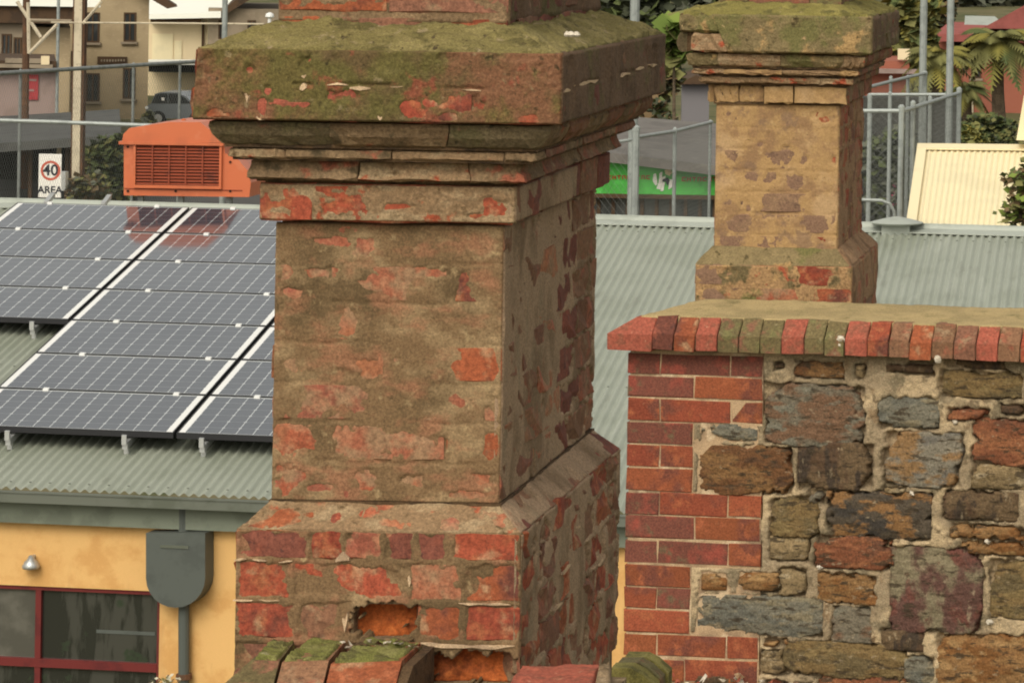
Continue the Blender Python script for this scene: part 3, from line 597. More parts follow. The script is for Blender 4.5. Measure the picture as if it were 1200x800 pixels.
for (t_, b_, o, m1, prof) in ((64.5, 79, .105, [m_sandmoss, m_corbeltan], 'o'), (82, 88, .083, [m_corbeltan, m_sand], 'f'), (91, 98.5, .058, [m_corbeltan], 'f'), (101, 121, .03, [m_sand], 'f')):
    za, zb = z2(b_, o), z2(t_, o)
    pr = [(o-.016, za), (o-.008, za+.006), (o, za+(zb-za)*.5), (o, zb-.006), (o-.004, zb)] if prof == 'o' else flat(o, za, zb)
    for sd, mm in (('f', m1), ('r', [m_corbel, m_brickbrown]), ('l', m1)):
        if t_ == 101 and sd == 'f':
            C2.row('f', [.40, .62, 1], pr, mm, n=6, j=.003); C2.row('f', [0, .2, .395], flat(.014, za, zb), [m_sand], n=6, j=.003); continue
        C2.row(sd, C2.bond(sd, o, int(t_) % 2), pr, mm, n=8, j=.0025, gap=.002)
    tier_core(C2, o-.022, za-.008, zb+.012, cores)
zsh0, zsh1 = z2(300), z2(100); nC = 8; ch = (zsh1-zsh0)/nC; brR = []; brF = []
for k in range(nC):
    z0 = zsh0+k*ch; pr = flat(0, z0+.004, z0+ch-.004)
    cf = [0, .5, 1] if k % 2 else [0, .25, .75, 1]
    C2.row('f', cf, pr, [m_stain, m_stain] if k % 2 else [m_stain, m_stain, m_brick], j=.0008); cr = C2.bond('r', 0, k); C2.row('r', cr, pr, [m_brickdusty, m_brick, m_brickbrown], j=.003); C2.row('l', C2.bond('l', 0, k), pr, [m_brickdusty])
    for a, b in zip(cr[:-1], cr[1:]): brR.append((a*DEP2+.004, k*ch+.004, b*DEP2-.004, (k+1)*ch-.004))
tier_core(C2, -.012, zsh0-.02, zsh1+.02, cores)
sp = [(at(px, py, D2).x-x2l, z2(py)-zsh0, rx/302, ry/302) for px, py, rx, ry in ((970, 137, 12, 8), (955, 134, 8, 5), (978, 186, 5, 6), (976, 162, 4, 12), (922, 176, 9, 12), (944, 188, 8, 7), (905, 208, 12, 8), (930, 210, 12, 10), (873, 252, 8, 18), (905, 250, 20, 8), (928, 243, 10, 10), (955, 262, 8, 10), (978, 255, 4, 10), (890, 170, 6, 4), (912, 232, 10, 4))]
coat(c2r, 'render_coat', (x2l-.001, D2, zsh0), (x2r+.001, D2, zsh0), (x2l-.001, D2, zsh1), (x2r+.001, D2, zsh1), .0045, m_sand, patches(sp, 63, soft=.6), seed=63, out=(0, -1, 0), lump=.004, thick=.0020, depth=.0020, hadd=grooves([k*ch for k in range(1, nC)], [], seed=68))
b2r = rects(brR, 64, .004, .014)
coat(c2r, 'render_coat', (x2r, D2+.001, zsh0), (x2r, D2+DEP2, zsh0), (x2r, D2+.001, zsh1), (x2r, D2+DEP2, zsh1), .008, m_sandright, lambda u, v: b2r(u, v)*sstep(.50, .56, fbm(u, v, 6, 3, 65)+.15*(v/.66-.4)), seed=65, out=(1, 0, 0), lump=.008, depth=.012)
OB2 = .062; zb0, zb1 = z2(292), z2(311, OB2); zlow = z2(372, OB2); hh = zb1-zlow
for k in range(9):
    zt_ = zb1-k*.0865; pr = flat(OB2, zt_-.079, zt_)
    for sd in 'frl': C2.row(sd, C2.bond(sd, OB2, k), pr, [m_stain, m_brickdusty, m_brick])
cores += [(C2.xl-OB2+.01, C2.xr+OB2-.01, C2.yf-OB2+.01, C2.yb+OB2-.01, 0, zb1-.002)]
w = x2r-x2l+2*OB2
coat(c2r, 'render_coat', (x2l-OB2-.001, D2-OB2, zlow), (x2r+OB2+.003, D2-OB2, zlow), (x2l-OB2-.001, D2-OB2, zb1), (x2r+OB2+.003, D2-OB2, zb1), .0045, m_sandbase, patches([(.13, hh-.03, .03, .025), (.50, hh-.025, .07, .015), (.25, .07, .06, .015), (.45, .06, .05, .01)], 66), seed=66, out=(0, -1, 0), lump=.009)
coat(c2r, 'render_coat', (x2r+OB2, D2-OB2+.001, zlow), (x2r+OB2, D2+DEP2+OB2, zlow), (x2r+OB2, D2-OB2+.001, zb1), (x2r+OB2, D2+DEP2+OB2, zb1), .008, m_sandright, patches([(.08, .08, .02, .08)], 67), seed=67, out=(1, 0, 0), lump=.008)
for sd, out, mt in (('f', (0, -1, .5), m_sandmoss), ('r', (1, 0, .5), m_sandright), ('l', (-1, 0, .5), m_sandmoss)):
    coat(c2r, 'splay_render', C2.pt(sd, 0, OB2+.002, zb1-.003), C2.pt(sd, 1, OB2+.002, zb1-.003), C2.pt(sd, 0, -.002, zb0+.01), C2.pt(sd, 1, -.002, zb0+.01), .006, mt, seed=70+ord(sd), out=out, lump=.012)
tier_core(C2, -.003, zb1-.02, zb0+.01, cores)
core(c2r, cores, m_coredark)

# ================================================================== STONE WALL WITH BRICK QUOINS AND A SPLAYED COPING
WY = R(8); wE = V((math.cos(WY), -math.sin(WY), 0)); wN = V((-math.sin(WY), -math.cos(WY), 0)); UP = V((0, 0, 1))
wO = at(735, 420, 13.7); wO.z = 0
wall = thing('stone_wall', 'rubble stone wall with red brick corner and splayed brick coping', 'wall', wO, -WY)
def wl(px, py):                                               # pixel on the wall face -> local (u, z)
    p = onplane(px, py, wO, wN)-wO; return p.dot(wE), p.z
def wp(u, n, z): return V((u, -n, z))                         # local: x along, -y out of the face
def loc_brick(name, u0, u1, z0, z1, mat, n0=-.09, n1=.0, j=.0016, ch=.003):
    vs = []
    for n, c in ((n0, 0), (n1-ch, 0), (n1, ch)):
        for (u, z) in ((u0+c, z0+c), (u1-c, z0+c), (u1-c, z1-c), (u0+c, z1-c)):
            vs.append(wp(u+random.gauss(0, j), n+random.gauss(0, j*.6), z+random.gauss(0, j)))
    fs = [(0, 1, 2, 3)[::-1], (8, 9, 10, 11)]
    for k in (0, 4):
        for i in range(4): fs.append((k+i, k+(i+1) % 4, k+4+(i+1) % 4, k+4+i))
    return MB().add(vs, fs).build(name, mat, wall, local=True)
def wpt(u, z, n=0): return ROOT[wall] @ wp(u, n, z)
rowpx = [(415, 438), (441, 465), (468, 492.5), (495.5, 519.5), (522, 546.5), (549, 575), (578, 602.5), (605, 630.5), (633.5, 660), (662.5, 686.5), (689, 712), (715, 740), (743.5, 768.5), (772, 797), (800, 825), (828, 853)]
rowcut = [[735, 774, 856, 894], [735, 813.5, 894], [735, 773.5, 856.5, 894], [735, 812.5], [735, 773, 812.5], [735, 812], [735, 772.5, 853, 893], [733.5, 814, 891], [733.5, 771, 853, 892], [733, 809], [733, 769.5, 809], [733, 808.5], [733, 769.5, 851, 889], [732, 802, 888], [732, 769, 851, 888], [732, 808]]
qspan = []
for (a, b), L in zip(rowpx, rowcut):
    for i, (p, q) in enumerate(zip(L[:-1], L[1:])):
        xc = (p+q)/2; sl = .030*(xc-800)
        u0, _ = wl(p+.75, (a+b)/2); u1, _ = wl(q-.75, (a+b)/2)
        z1 = wl(xc, a+sl*0+ (xc-770)*.028)[1]; z0 = wl(xc, b+(xc-770)*.028)[1]; z1 = z0+min(z1-z0, .086)
        if i == 0: u0 = min(u0, .004)
        loc_brick('brick', u0, u1, z0-random.uniform(0, .0015), z1+random.uniform(0, .0015), m_wallbrickdark if random.random() < .2 or a == 415 else m_wallbrick, n1=random.uniform(-.001, .003))
    qspan.append((wl(0, b+3)[1] if False else z0-.006, z1+.006, u1))
# stones: (x0, y0, x1, y1, kind)
stones = [(897, 453, 1013, 520, 'grey'), (932, 424, 988, 442, 'brown'), (1103, 437, 1197, 464, 'olive'), (1030, 467, 1100, 501, 'slate'), (1111, 480, 1160, 492, 'red'), (1172, 475, 1200, 485, 'dark'),
 (1141, 494, 1215, 543, 'red'), (824, 497, 886, 515, 'slate'), (818, 524, 928, 577, 'brown'), (936, 521, 1022, 570, 'dark'), (1038, 509, 1127, 568, 'greyorange'), (1140, 546, 1205, 572, 'tan'), (902, 584, 960, 627, 'olive'),
 (970, 579, 1090, 628, 'black'), (1106, 577, 1192, 608, 'dark'), (1115, 618, 1205, 631, 'orange'), (903, 629, 946, 655, 'tan'), (955, 630, 1046, 664, 'red'), (1128, 637, 1205, 649, 'orange'), (822, 672, 852, 691, 'orange'), (866, 671, 911, 691, 'orange'),
 (912, 668, 944, 697, 'tan'), (960, 674, 1027, 706, 'orange'), (819, 702, 963, 741, 'slate'), (975, 711, 1021, 751, 'grey'), (1044, 645, 1151, 738, 'purple'), (1161, 658, 1215, 722, 'olive'), (1034, 738, 1082, 761, 'dark'), (894, 748, 924, 758, 'orange'),
 (919, 756, 1063, 791, 'olive'), (1098, 746, 1225, 808, 'orange'), (891, 761, 919, 788, 'tan'), (1060, 770, 1095, 800, 'slate'), (960, 793, 1062, 822, 'red'), (1040, 428, 1092, 437, 'dark'), (1002, 428, 1014, 443, 'tan'), (1110, 420, 1178, 432, 'dark'), (908, 425, 920, 432, 'dark'),
 (1210, 440, 1290, 480, 'grey'), (1222, 500, 1300, 560, 'brown'), (1210, 575, 1300, 640, 'slate'), (1222, 660, 1300, 720, 'dark'), (1232, 740, 1310, 800, 'red'), (895, 800, 950, 850, 'grey'), (1075, 815, 1190, 865, 'brown'), (815, 795, 885, 840, 'dark'), (1036, 572, 1060, 578, 'tan'), (948, 575, 966, 590, 'grey')]
stE = []
for (x0, y0, x1, y1, kd) in stones:
    sl = (((x0+x1)/2)-900)*.0
    ua, za = wl(x0, y1); ub, zb = wl(x1, y0); uc, zc_ = (ua+ub)/2, (za+zb)/2; rx, rz = (ub-ua)/2, (zb-za)/2
    sd_ = random.randrange(10000); pe = random.uniform(3.2, 6.5); mgx, mgz = min(.012, rx*.12), min(.010, rz*.12)
    pl_ = [(math.cos(q), math.sin(q), random.uniform(.25, .75), random.uniform(.006, .026)) for q in [random.uniform(0, 6.28) for _ in range(6)]]
    pr = random.uniform(.006, .013); tx, tz = random.gauss(0, .003), random.gauss(0, .004); gx_, gz_ = rx+mgx, rz+mgz
    def outE(u, v, sd_=sd_, pe=pe, gx_=gx_, gz_=gz_):
        x, z = u/gx_-1, v/gz_-1; sc_ = .012/min(gx_, gz_)
        d = (np.abs(x)**pe+np.abs(z)**pe)**(1/pe) + (fbm(u, v, 28, 4, sd_)-.5)*sc_*4 + (fbm(u, v, 10, 2, sd_+7)-.5)*sc_*4
        return sstep(.955, 1.0, d)
    def face(u, v, sd_=sd_, pl_=pl_, gx_=gx_, gz_=gz_, pr=pr, tx=tx, tz=tz):
        x, z = u/gx_-1, v/gz_-1; h = np.full_like(u, pr)+tx*x+tz*z
        for (cx_, cz_, off, sl) in pl_: h = np.minimum(h, pr-sl*np.maximum(0, x*cx_+z*cz_-off))
        st_ = fbm(u*.5, v*1.5, 34, 4, sd_+3)
        return h + .008*(np.abs(st_-.5)*-2+.3) + .005*(np.floor(fbm(u*.7, v*1.3, 16, 3, sd_+4)*6)/6-.5)
    coat(wall, 'stone', wpt(uc-gx_, zc_-gz_), wpt(uc+gx_, zc_-gz_), wpt(uc-gx_, zc_+gz_), wpt(uc+gx_, zc_+gz_), .0062, ST[kd], outE, thick=0, depth=.05, rough=.0015, seed=sd_, out=wN, hadd=face, skirt=.06)
    stE.append((ua, za, ub, zb))
zt_w = wl(900, 418)[1]; zbot = wl(900, 880)[1]; uL0, uR0 = wl(735, 600)[0], wl(1330, 600)[0]
# pointing between the stones, slightly proud at their edges and worn back over the quoins
def ptE(u, v):
    z = v+zbot; e = np.zeros_like(u)
    for (a, b, c, d) in stE:
        k = np.minimum(np.minimum(u+uL0-a, c-u-uL0), np.minimum(z-b, d-z))+(fbm(u, v, 34, 4, 101)-.5)*.034+(fbm(u, v, 7, 2, 107)-.5)*.02
        e = np.maximum(e, sstep(-.010, .004, k-.002))
    for (za, zb, uq) in qspan:
        k = np.minimum(uq-u-uL0, np.minimum(z-za, zb-z)); e = np.maximum(e, sstep(-.006, .002, k)*1.0)
    return e
coat(wall, 'pointing', wpt(uL0, zbot), wpt(uR0, zbot), wpt(uL0, zt_w+.03), wpt(uR0, zt_w+.03), .006, m_pointing, ptE, seed=103, out=wN, lump=.006, thick=.003, depth=.035, rough=.004, lsc=14)
zj = qspan[0][1]
MB().box((uL0+.003, .0025, zbot-.02), (wl(893, 600)[0]-.004, .05, zt_w+.02)).build('joint_mortar', m_walljoint, wall, local=True)
MB().box((uL0+.004, .05, 0), (uR0, .42, zt_w+.02)).build('wall_core', m_core, wall, local=True)
# coping
cop = [(711, 764, m_brickpink), (764.5, 789, m_brickdark), (789.5, 814, m_brick), (814.5, 840, m_brickpink), (840.5, 865, m_brickolive), (865.5, 890, m_brickolive), (890.5, 915, m_brickolive), (915.5, 942, m_brickpink), (942.5, 965.5, m_brickolive), (966, 989.5, m_brickolive),
       (990, 1016, m_brickpink), (1016.5, 1041, m_brick), (1041.5, 1065, m_brickbrown), (1065.5, 1091, m_brick), (1091.5, 1117, m_brickbrown), (1117.5, 1143, m_brickbrown), (1143.5, 1169, m_brickpink), (1169.5, 1195, m_brickbrown), (1195.5, 1220, m_brick), (1220.5, 1245, m_brickolive), (1245.5, 1270, m_brick), (1270.5, 1295, m_brick)]
OV = .07
pC = wO+wN*OV
def cl(px, py):
    p = onplane(px, py, pC, wN)-wO; return p.dot(wE), p.z
zc0 = cl(760, 409.5)[1]; zc1 = cl(760, 390.5)[1]; CT, CI = .058, .062
for i, (a, b, mt) in enumerate(cop):
    u0, u1 = cl(a+.3, 400)[0], cl(b-.3, 400)[0]; dz = random.gauss(0, .002); dn = random.gauss(0, .0018)
    prof = [(OV-.12, zc0), (OV, zc0), (OV, zc1), (OV-CI, zc1+CT), (OV-.12, zc1+CT)]
    vs = []
    for e, (u, ins) in enumerate(((u0, .003), (u0+.003, 0), (u1-.003, 0), (u1, .003))):
        for q, (n, z) in enumerate(prof):
            uu = u
            if i == 0 and e < 2 and q >= 3: uu = u+CI+.03
            vs.append(wp(uu+random.gauss(0, .001), n+dn-ins+random.gauss(0, .0012), z+dz-(ins*.7 if q > 1 else -ins*.7)+random.gauss(0, .0012)))
    m = 5; fs = [tuple(range(m)), tuple(3*m+q for q in range(m))[::-1]]
    for k in range(3):
        for q in range(m): fs.append((k*m+q, (k+1)*m+q, (k+1)*m+(q+1) % m, k*m+(q+1) % m))
    MB().add(vs, fs).build('coping_brick', mt, wall, local=True)
ua, ub = cl(716, 400)[0], cl(1290, 400)[0]
MB().box((ua+.02, -OV+.012, zc0+.006), (ub, .40, zc1-.004)).box((ua+.09, -OV+.07, zc1-.02), (ub, .40, zc1+CT-.012)).build('coping_bed', m_core, wall, local=True)
fz = zc1+CT-.006
fl0 = ROOT[wall] @ wp(ua+.08, OV-CI+.006, fz); fl1 = ROOT[wall] @ wp(ub, OV-CI+.006, fz); fl2 = ROOT[wall] @ wp(ua+.22, -.40, fz+.030); fl3 = ROOT[wall] @ wp(ub, -.40, fz+.030)
coat(wall, 'flaunching', fl0, fl1, fl2, fl3, .012, m_flaunch, seed=111, out=(0, -.3, 1), lump=.005, thick=.006, rough=.002, skirt=.025)
MB().box((ua+.10, -OV+.10, fz-.03), (ub, .44, fz-.010)).build('flaunching_bed', m_flaunch, wall, local=True)
lw = MB()
for px, py, r_ in ((985, 398, .014), (1099, 421, .013), (984, 404, .010)):
    u, z = cl(px, py); lw.lathe((0, 0, 0), [(r_, 0), (r_*.9, .003), (r_*.4, .007), (.001, .008)], 8)
    for k in range(len(lw.v)-32, len(lw.v)): x, y, h = lw.v[k]; lw.v[k] = (u+x+random.gauss(0, .0015), -(OV+h), z+y*1.2+random.gauss(0, .0015))
lw.build('lichen_patch', m_bone, wall, local=True)
lw = MB()
for px, py, r_ in ((1120, 494, .010), (1158, 634, .010), (961, 664, .011), (1069, 577, .009), (1160, 728, .012)):
    u, z = wl(px, py); lw.lathe((0, 0, 0), [(r_, 0), (r_*.9, .008), (r_*.5, .014), (.002, .016)], 7)
    for k in range(len(lw.v)-28, len(lw.v)): x, y, h = lw.v[k]; lw.v[k] = (u+x+random.gauss(0, .003), -(.004+h), z+y*.8+random.gauss(0, .003))
o = lw.build('pebble', m_bone, wall, local=True); o['kind'] = 'stuff'
# rubble on the ledge at the wall's foot
zl_ = wl(860, 794)[1]
MB().box((uL0-.05, -.30, 0), (wl(1010, 800)[0], -.02, zl_-.02)).build('ledge', m_core, wall, local=True)
rb = MB()
for i in range(60):
    u = random.uniform(wl(775, 790)[0], wl(960, 790)[0]); n_ = random.uniform(.03, .26); r_ = random.uniform(.006, .018)
    c = V((u, -n_, zl_-.02+r_*.5+(.03*random.random() if n_ < .12 else 0))); vs = [c+V((random.gauss(0, r_), random.gauss(0, r_), random.gauss(0, r_*.7))) for _ in range(6)]
    rb.add(vs, [(0, 1, 2), (0, 2, 3), (0, 3, 4), (0, 4, 1), (5, 2, 1), (5, 3, 2), (5, 4, 3), (5, 1, 4)], random.choice([0, 0, 1, 2, 3]))
o = rb.build('rubble', [m_bone, m_brickpink, m_brickorange, m_corbeltan], wall, local=True); o['kind'] = 'stuff'

# ================================================================== MOSSY PARAPET BITS IN FRONT OF AND BESIDE THE NEAR CHIMNEY
yF, yB = D0-O_BASE-.35, D0-O_BASE-.012
p0 = at(270, 775, yF+.10)
par = thing('brick_parapet', 'mossy brick on edge coping at the foot of the largest chimney', 'parapet', (p0.x+.2, (yF+yB)/2, 0))
zB = at(400, 752, yB).z; yM = yF+.13; zM = at(400, 774, yM).z; zFt = at(400, 830, yF).z
ed = [(268, 326, m_mossgreen), (330, 384, m_mossgreen), (389, 470, m_mossgreen)]
for i, (a, b, mt) in enumerate(ed):
    xa, xb = at(a, 774, yM).x, at(b, 774, yM).x; tw = .012*i
    xa2, xb2 = at(a+26+10*i-6, 752, yB).x, at(b+20+2*i, 752, yB).x
    if i == 0: xa2 = at(318, 752, yB).x; xa = at(296, 774, yM).x
    xf = at(232, 830, yF).x if i == 0 else at(a-12, 830, yF).x; xfb = at(b-14, 830, yF).x
    top = [(xa2, yB, zB), (xb2, yB, zB), (xb, yM, zM), (xa, yM, zM)]; fr = [(xf, yF, zFt), (xfb, yF, zFt)]
    vs = [V(q)+V((random.gauss(0, .002), 0, random.gauss(0, .003))) for q in top+fr]+[V((xa2, yB, zB-.22)), V((xb2, yB, zB-.22)), V((xfb, yF, zFt-.1)), V((xf, yF, zFt-.1))]
    fs = [(3, 2, 1, 0), (4, 5, 2, 3), (0, 1, 7, 6), (9, 8, 5, 4), (6, 7, 8, 9), (1, 2, 5, 8, 7), (0, 6, 9, 4, 3)]
    MB().add(vs, fs).build('coping_brick', [m_brickolive, m_brickbrown, m_brick][i], par)
    coat(par, 'moss_cushion', V(top[3])+V((.002, .002, 0)), V(top[2])+V((-.002, .002, 0)), V(top[0]), V(top[1]), .004, m_mossgreen, patches([(.03, .01, .012, .010), (.05, .16, .015, .02)], 120+i), seed=120+i, out=(0, 0, 1), lump=.010, thick=.006, rough=.004, skirt=.012, lsc=25)
xa, xb = at(235, 830, yF).x, at(478, 774, yM).x
MB().box((xa, yF+.02, 0), (xb, yB, zFt-.06)).build('parapet_core', m_coredark, par)
sb = MB(); xe = at(470, 774, yM).x
sb.prism([(xe+.003, yB, zB-.006), (xe+.003, yM, zM-.008), (xe+.003, yF, zFt), (xe+.003, yF, zFt-.2), (xe+.003, yB, zFt-.2)], (.022, 0, 0)); sb.build('dark_end_slab', m_coredark, par)  # darker slab over the parapet's right end face
rb = MB()
for i in range(46):
    px = random.uniform(375, 492); c = at(px, 753+random.uniform(-2, 8), yB-.03-random.random()*.06); r_ = random.uniform(.003, .0085)
    vs = [c+V((random.gauss(0, r_), random.gauss(0, r_), abs(random.gauss(0, r_*.7)))) for _ in range(6)]
    rb.add(vs, [(0, 1, 2), (0, 2, 3), (0, 3, 4), (0, 4, 1), (5, 2, 1), (5, 3, 2), (5, 4, 3), (5, 1, 4)], random.choice([0, 0, 1, 1, 1, 2, 3]))
o = rb.build('rubble', [m_bone, m_coredark, m_mossgreen, m_corbeltan], par); o['kind'] = 'stuff'
# pinkish brick at the foot of the chimney, right
yp = D0-O_BASE-.30
a, b, c, d = at(592, 803, yp), at(694, 803, yp), at(612, 779, yp+.22), at(704, 778, yp+.22)
bk = thing('loose_brick', 'worn pinkish brick in mortar by the right foot of the largest chimney', 'brick', ((a.x+b.x)/2, yp+.1, a.z-.08))
coat(bk, 'brick_top', a, b, c, d, .004, m_brickpink, seed=131, out=(0, 0, 1), lump=.006, thick=.0, rough=.003, skirt=.03, lsc=20)
MB().box((a.x+.006, yp+.006, 0), (b.x-.002, yp+.22, a.z-.010)).build('brick_body', m_brickpink, bk)
coat(bk, 'mortar_fillet', at(694, 806, yp), at(716, 806, yp), at(702, 779, yp+.2), at(716, 776, yp+.2), .004, m_core, seed=133, out=(0, 0, 1), lump=.016, thick=.004, rough=.005, lsc=25)
MB().box((b.x, yp+.012, 0), (at(716, 800, yp).x, yp+.2, a.z-.02)).build('mortar_bed', m_core, bk)
# mossy coping end between chimney and wall
Ye = 10.4
me_ = thing('coping_end', 'green mossy coping end squeezed between the near chimney and the brick corner', 'coping', at(752, 800, Ye)*1.0)
for k in range(3):
    pts = [(716, 783), (740, 783), (753, 790), (768, 804), (768, 850), (716, 850)]
    y0 = Ye+k*.085; poly = [at(px+2*k+random.uniform(-1, 1), py+random.uniform(-1, 1), Ye)*1.0 for px, py in pts]
    poly = [V((p.x+.0, y0, p.z)) for p in poly]; MB().prism(poly, (0, .08, 0)).build('coping_brick', m_mossolive if k != 1 else m_brickolive, me_)
for q in range(2):
    p1, p2 = at(746+8*q, 783+7*q, Ye-.004), at(762+6*q, 795+9*q, Ye-.004)
    pass
MB().box((at(700, 800, Ye).x, Ye+.02, 0), (at(776, 800, Ye).x, Ye+.3, at(740, 825, Ye).z)).build('parapet_core', m_core, me_)

# ================================================================== YELLOW BUILDING UNDER THE STEEL ROOF
rE = V((math.cos(R(8)), -math.sin(R(8)), 0)); rN = V((-math.sin(R(8)), -math.cos(R(8)), 0)); rR = V((-.0242, 1, .1615))
A = at(205, 507, 27.6)                                        # bottom of the seam between the right two panel columns, on the glass plane
def PP(s, t, h=0): return A + rE*s + rR*t + V((0, 0, h))
nPl = rE.cross(rR).normalized(); HR = -.165
def tOf(px, py, h): return (onplane(px, py, A+V((0, 0, h)), nPl)-A-V((0, 0, h))).dot(V((math.sin(R(8)), math.cos(R(8)), 0)))/rR.dot(V((math.sin(R(8)), math.cos(R(8)), 0)))
tE, tR = tOf(0, 571, HR), tOf(1000, 267, HR)
sL, sRt = -5.0, 13.0
bld = thing('yellow_building', 'yellow rendered building under a pale grey corrugated steel roof', 'building', PP(0, tE+.2)*1.0)
bld.location.z = 0; ROOT[bld] = Matrix.Translation(bld.location)
n = int((sRt-sL)/.076*8); b = MB(); vs, fs = [], []
for i in range(n+1):
    s_ = sL+(sRt-sL)*i/n; h = HR+.0115*math.sin(2*math.pi*s_/.076)
    vs += [PP(s_, tE, h), PP(s_, tR, h)]
for i in range(n): fs.append((2*i, 2*i+2, 2*i+3, 2*i+1))
b.add(vs, fs); b.build('roof_sheet', m_roof, bld, smooth=True)
b = MB()
for t_ in (tE+.11, (tE+tR)/2-1.2, tR-.42):
    for k in range(int((sRt-sL)/.152)):
        s_ = (math.floor(sL/.076)+.25)*.076+k*.152; p = PP(s_, t_, HR+.011)
        b.add([p+rE*.011*math.cos(q*1.0472)+rR*.011*math.sin(q*1.0472)+V((0, 0, .0)) for q in range(6)]+[p+rE*.006*math.cos(q*1.0472)+rR*.006*math.sin(q*1.0472)+V((0, 0, .006)) for q in range(6)], [(0, 1, 7, 6), (1, 2, 8, 7), (2, 3, 9, 8), (3, 4, 10, 9), (4, 5, 11, 10), (5, 0, 6, 11), (6, 7, 8, 9, 10, 11)])
o = b.build('roof_screw', m_gutter, bld); o['kind'] = 'stuff'
rB = V((.0242, 1, -.1615)); Rg = lambda s_, h=0: PP(s_, tR, HR+h)
b = MB().boxb(Rg(sL, -.02), rE*(sRt-sL), rB*8, V((0, 0, .02))); b.build('back_roof', m_roof, bld)
b = MB(); L = rE*(sRt-sL)
poly = [PP(sL, tR-.20, HR+.012), PP(sL, tR-.20, HR+.022), PP(sL, tR-.05, HR+.026), PP(sL, tR-.03, HR+.05), PP(sL, tR, HR+.062), PP(sL, tR, HR+.062)+rB*.03-V((0, 0, .012)), PP(sL, tR, HR+.02)+rB*.2]
b.prism(poly, L); b.build('ridge_cap', m_trim, bld)
eO = PP(sL, tE, HR)
b = MB().boxb(eO+V((0, 0, -.012))+rN*.03, L, rN*.095, V((0, 0, -.072))); b.boxb(eO+V((0, 0, -.004))+rN*.125, L, rN*.008, V((0, 0, -.010))); b.build('gutter', m_gutter, bld)
b = MB().boxb(eO+V((0, 0, -.088))-rN*.05, L, rN*.05, V((0, 0, -.165))); b.build('fascia', m_fascia, bld)
wP = eO-rN*.09                                                # a point on the wall face
def Wp(px, py, out=0): return onplane(px, py, wP+rN*out, rN)
def wbox(mb, x0, y0, x1, y1, o0, o1):                         # a block on the wall face, rails running with the wall
    a, b_ = Wp(x0, y1), Wp(x1, y1); t = Wp(x0, y0); l_ = (b_-a).dot(rE)
    return mb.boxb(a+rN*o0, rE*l_, V((0, 0, t.z-a.z)), rN*(o1-o0))
wx0, wx1, wy0, wy1 = -140, 187.5, 689, 905
ztop = eO.z-.085
def wallstrip(mb, s0, s1, z0, z1): mb.boxb(V((0, 0, z0))+(wP+rE*s0-V((0, 0, wP.z))), rE*(s1-s0), -rN*.25, V((0, 0, z1-z0)))
su = lambda px, py: (Wp(px, py)-wP).dot(rE)
s0w, s1w = su(wx0, wy0), su(wx1, wy0); zw1, zw0 = Wp(100, wy0).z, Wp(100, wy1).z
b = MB(); wallstrip(b, 0, s0w, 0, ztop); wallstrip(b, s1w, sRt-sL, 0, ztop); wallstrip(b, s0w, s1w, zw1, ztop); wallstrip(b, s0w, s1w, 0, zw0); b.build('wall', m_yellow, bld)
win = MB(); O_ = wP-V((0, 0, wP.z))
def bar(mb, s0, s1, z0, z1, d0=-.06, d1=-.015): mb.boxb(O_+rE*s0+V((0, 0, z0))+rN*d0, rE*(s1-s0), V((0, 0, z1-z0)), rN*(d1-d0))
fw = .030
bar(win, s0w, s1w, zw1-fw, zw1); bar(win, s1w-fw*.8, s1w, zw0, zw1-fw); bar(win, s0w, s0w+fw, zw0, zw1-fw)
wf = win.build('window', m_frame, bld)
sm = su(43, 740); zt_ = Wp(100, 779).z
b = MB(); bar(b, sm-.022, sm+.022, zt_+.03, zw1-fw, -.062, -.018); b.build('mullion', m_frame, wf)
b = MB(); bar(b, s0w+fw, s1w-fw*.8, zt_-.032, zt_+.030, -.064, -.012); b.build('transom', m_frame, wf)
b = MB(); bar(b, sm-.022, sm+.022, zw0, zt_-.032, -.062, -.018); b.build('mullion', m_frame, wf)
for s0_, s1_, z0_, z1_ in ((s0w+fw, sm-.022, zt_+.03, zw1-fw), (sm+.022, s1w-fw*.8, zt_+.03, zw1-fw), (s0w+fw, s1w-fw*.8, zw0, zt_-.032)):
    b = MB(); bar(b, s0_, s1_, z0_, z1_, -.055, -.045); b.build('pane', m_glassreflect if s1_ < sm else m_glass, wf)
b = MB(); bar(b, su(110, 740), s1w-.05, Wp(100, 742).z, Wp(100, 738).z, -.044, -.040); b.build('glazing_bar', m_pipe, wf)
# rainwater head and pipes
dp = MB(); pr_ = .035
def wpt3(px, py, out): return Wp(px, py)+rN*out
dp.tube([wpt3(219.5, 583, .06), wpt3(219.5, 628, .06)], .040, 10)
dpo = dp.build('downpipe', m_pipe, bld, smooth=False)
dp = MB().tube([wpt3(219.5, 700, .06), wpt3(219.5, 900, .06)], .040, 12); dp.build('downpipe', m_pipe, bld)
hw = []
cx, yt, yb_ = 216.5, 620, 707
for k in range(13):
    a_ = math.pi*k/12; hw.append((cx+34.5*math.cos(a_), yb_-34.5+34.5*math.sin(a_)*1.0))
out = [(cx+34.5, yt)]+hw+[(cx-34.5, yt)]
a0 = Wp(cx, 660)
poly = [wpt3(px, py, .01) for px, py in out]
b = MB().prism(poly, rN*.15); hd = b.build('rainwater_head', m_pipe, bld)
b = MB(); wbox(b, 199, 633.5, 232, 637, .161, .167); b.build('overflow_slot', m_gutter, hd)
b = MB().tube([wpt3(219.5, 787, .06), wpt3(219.5, 793, .06)], .058, 12); b.build('pipe_collar', m_rust, bld)
c = wpt3(40, 661, .05)
b = MB().tube([c+V((0, 0, .075)), c+V((0, 0, .045)), c+V((0, 0, .03)), c+V((0, 0, -.005)), c+V((0, 0, -.022))], .018, 12)
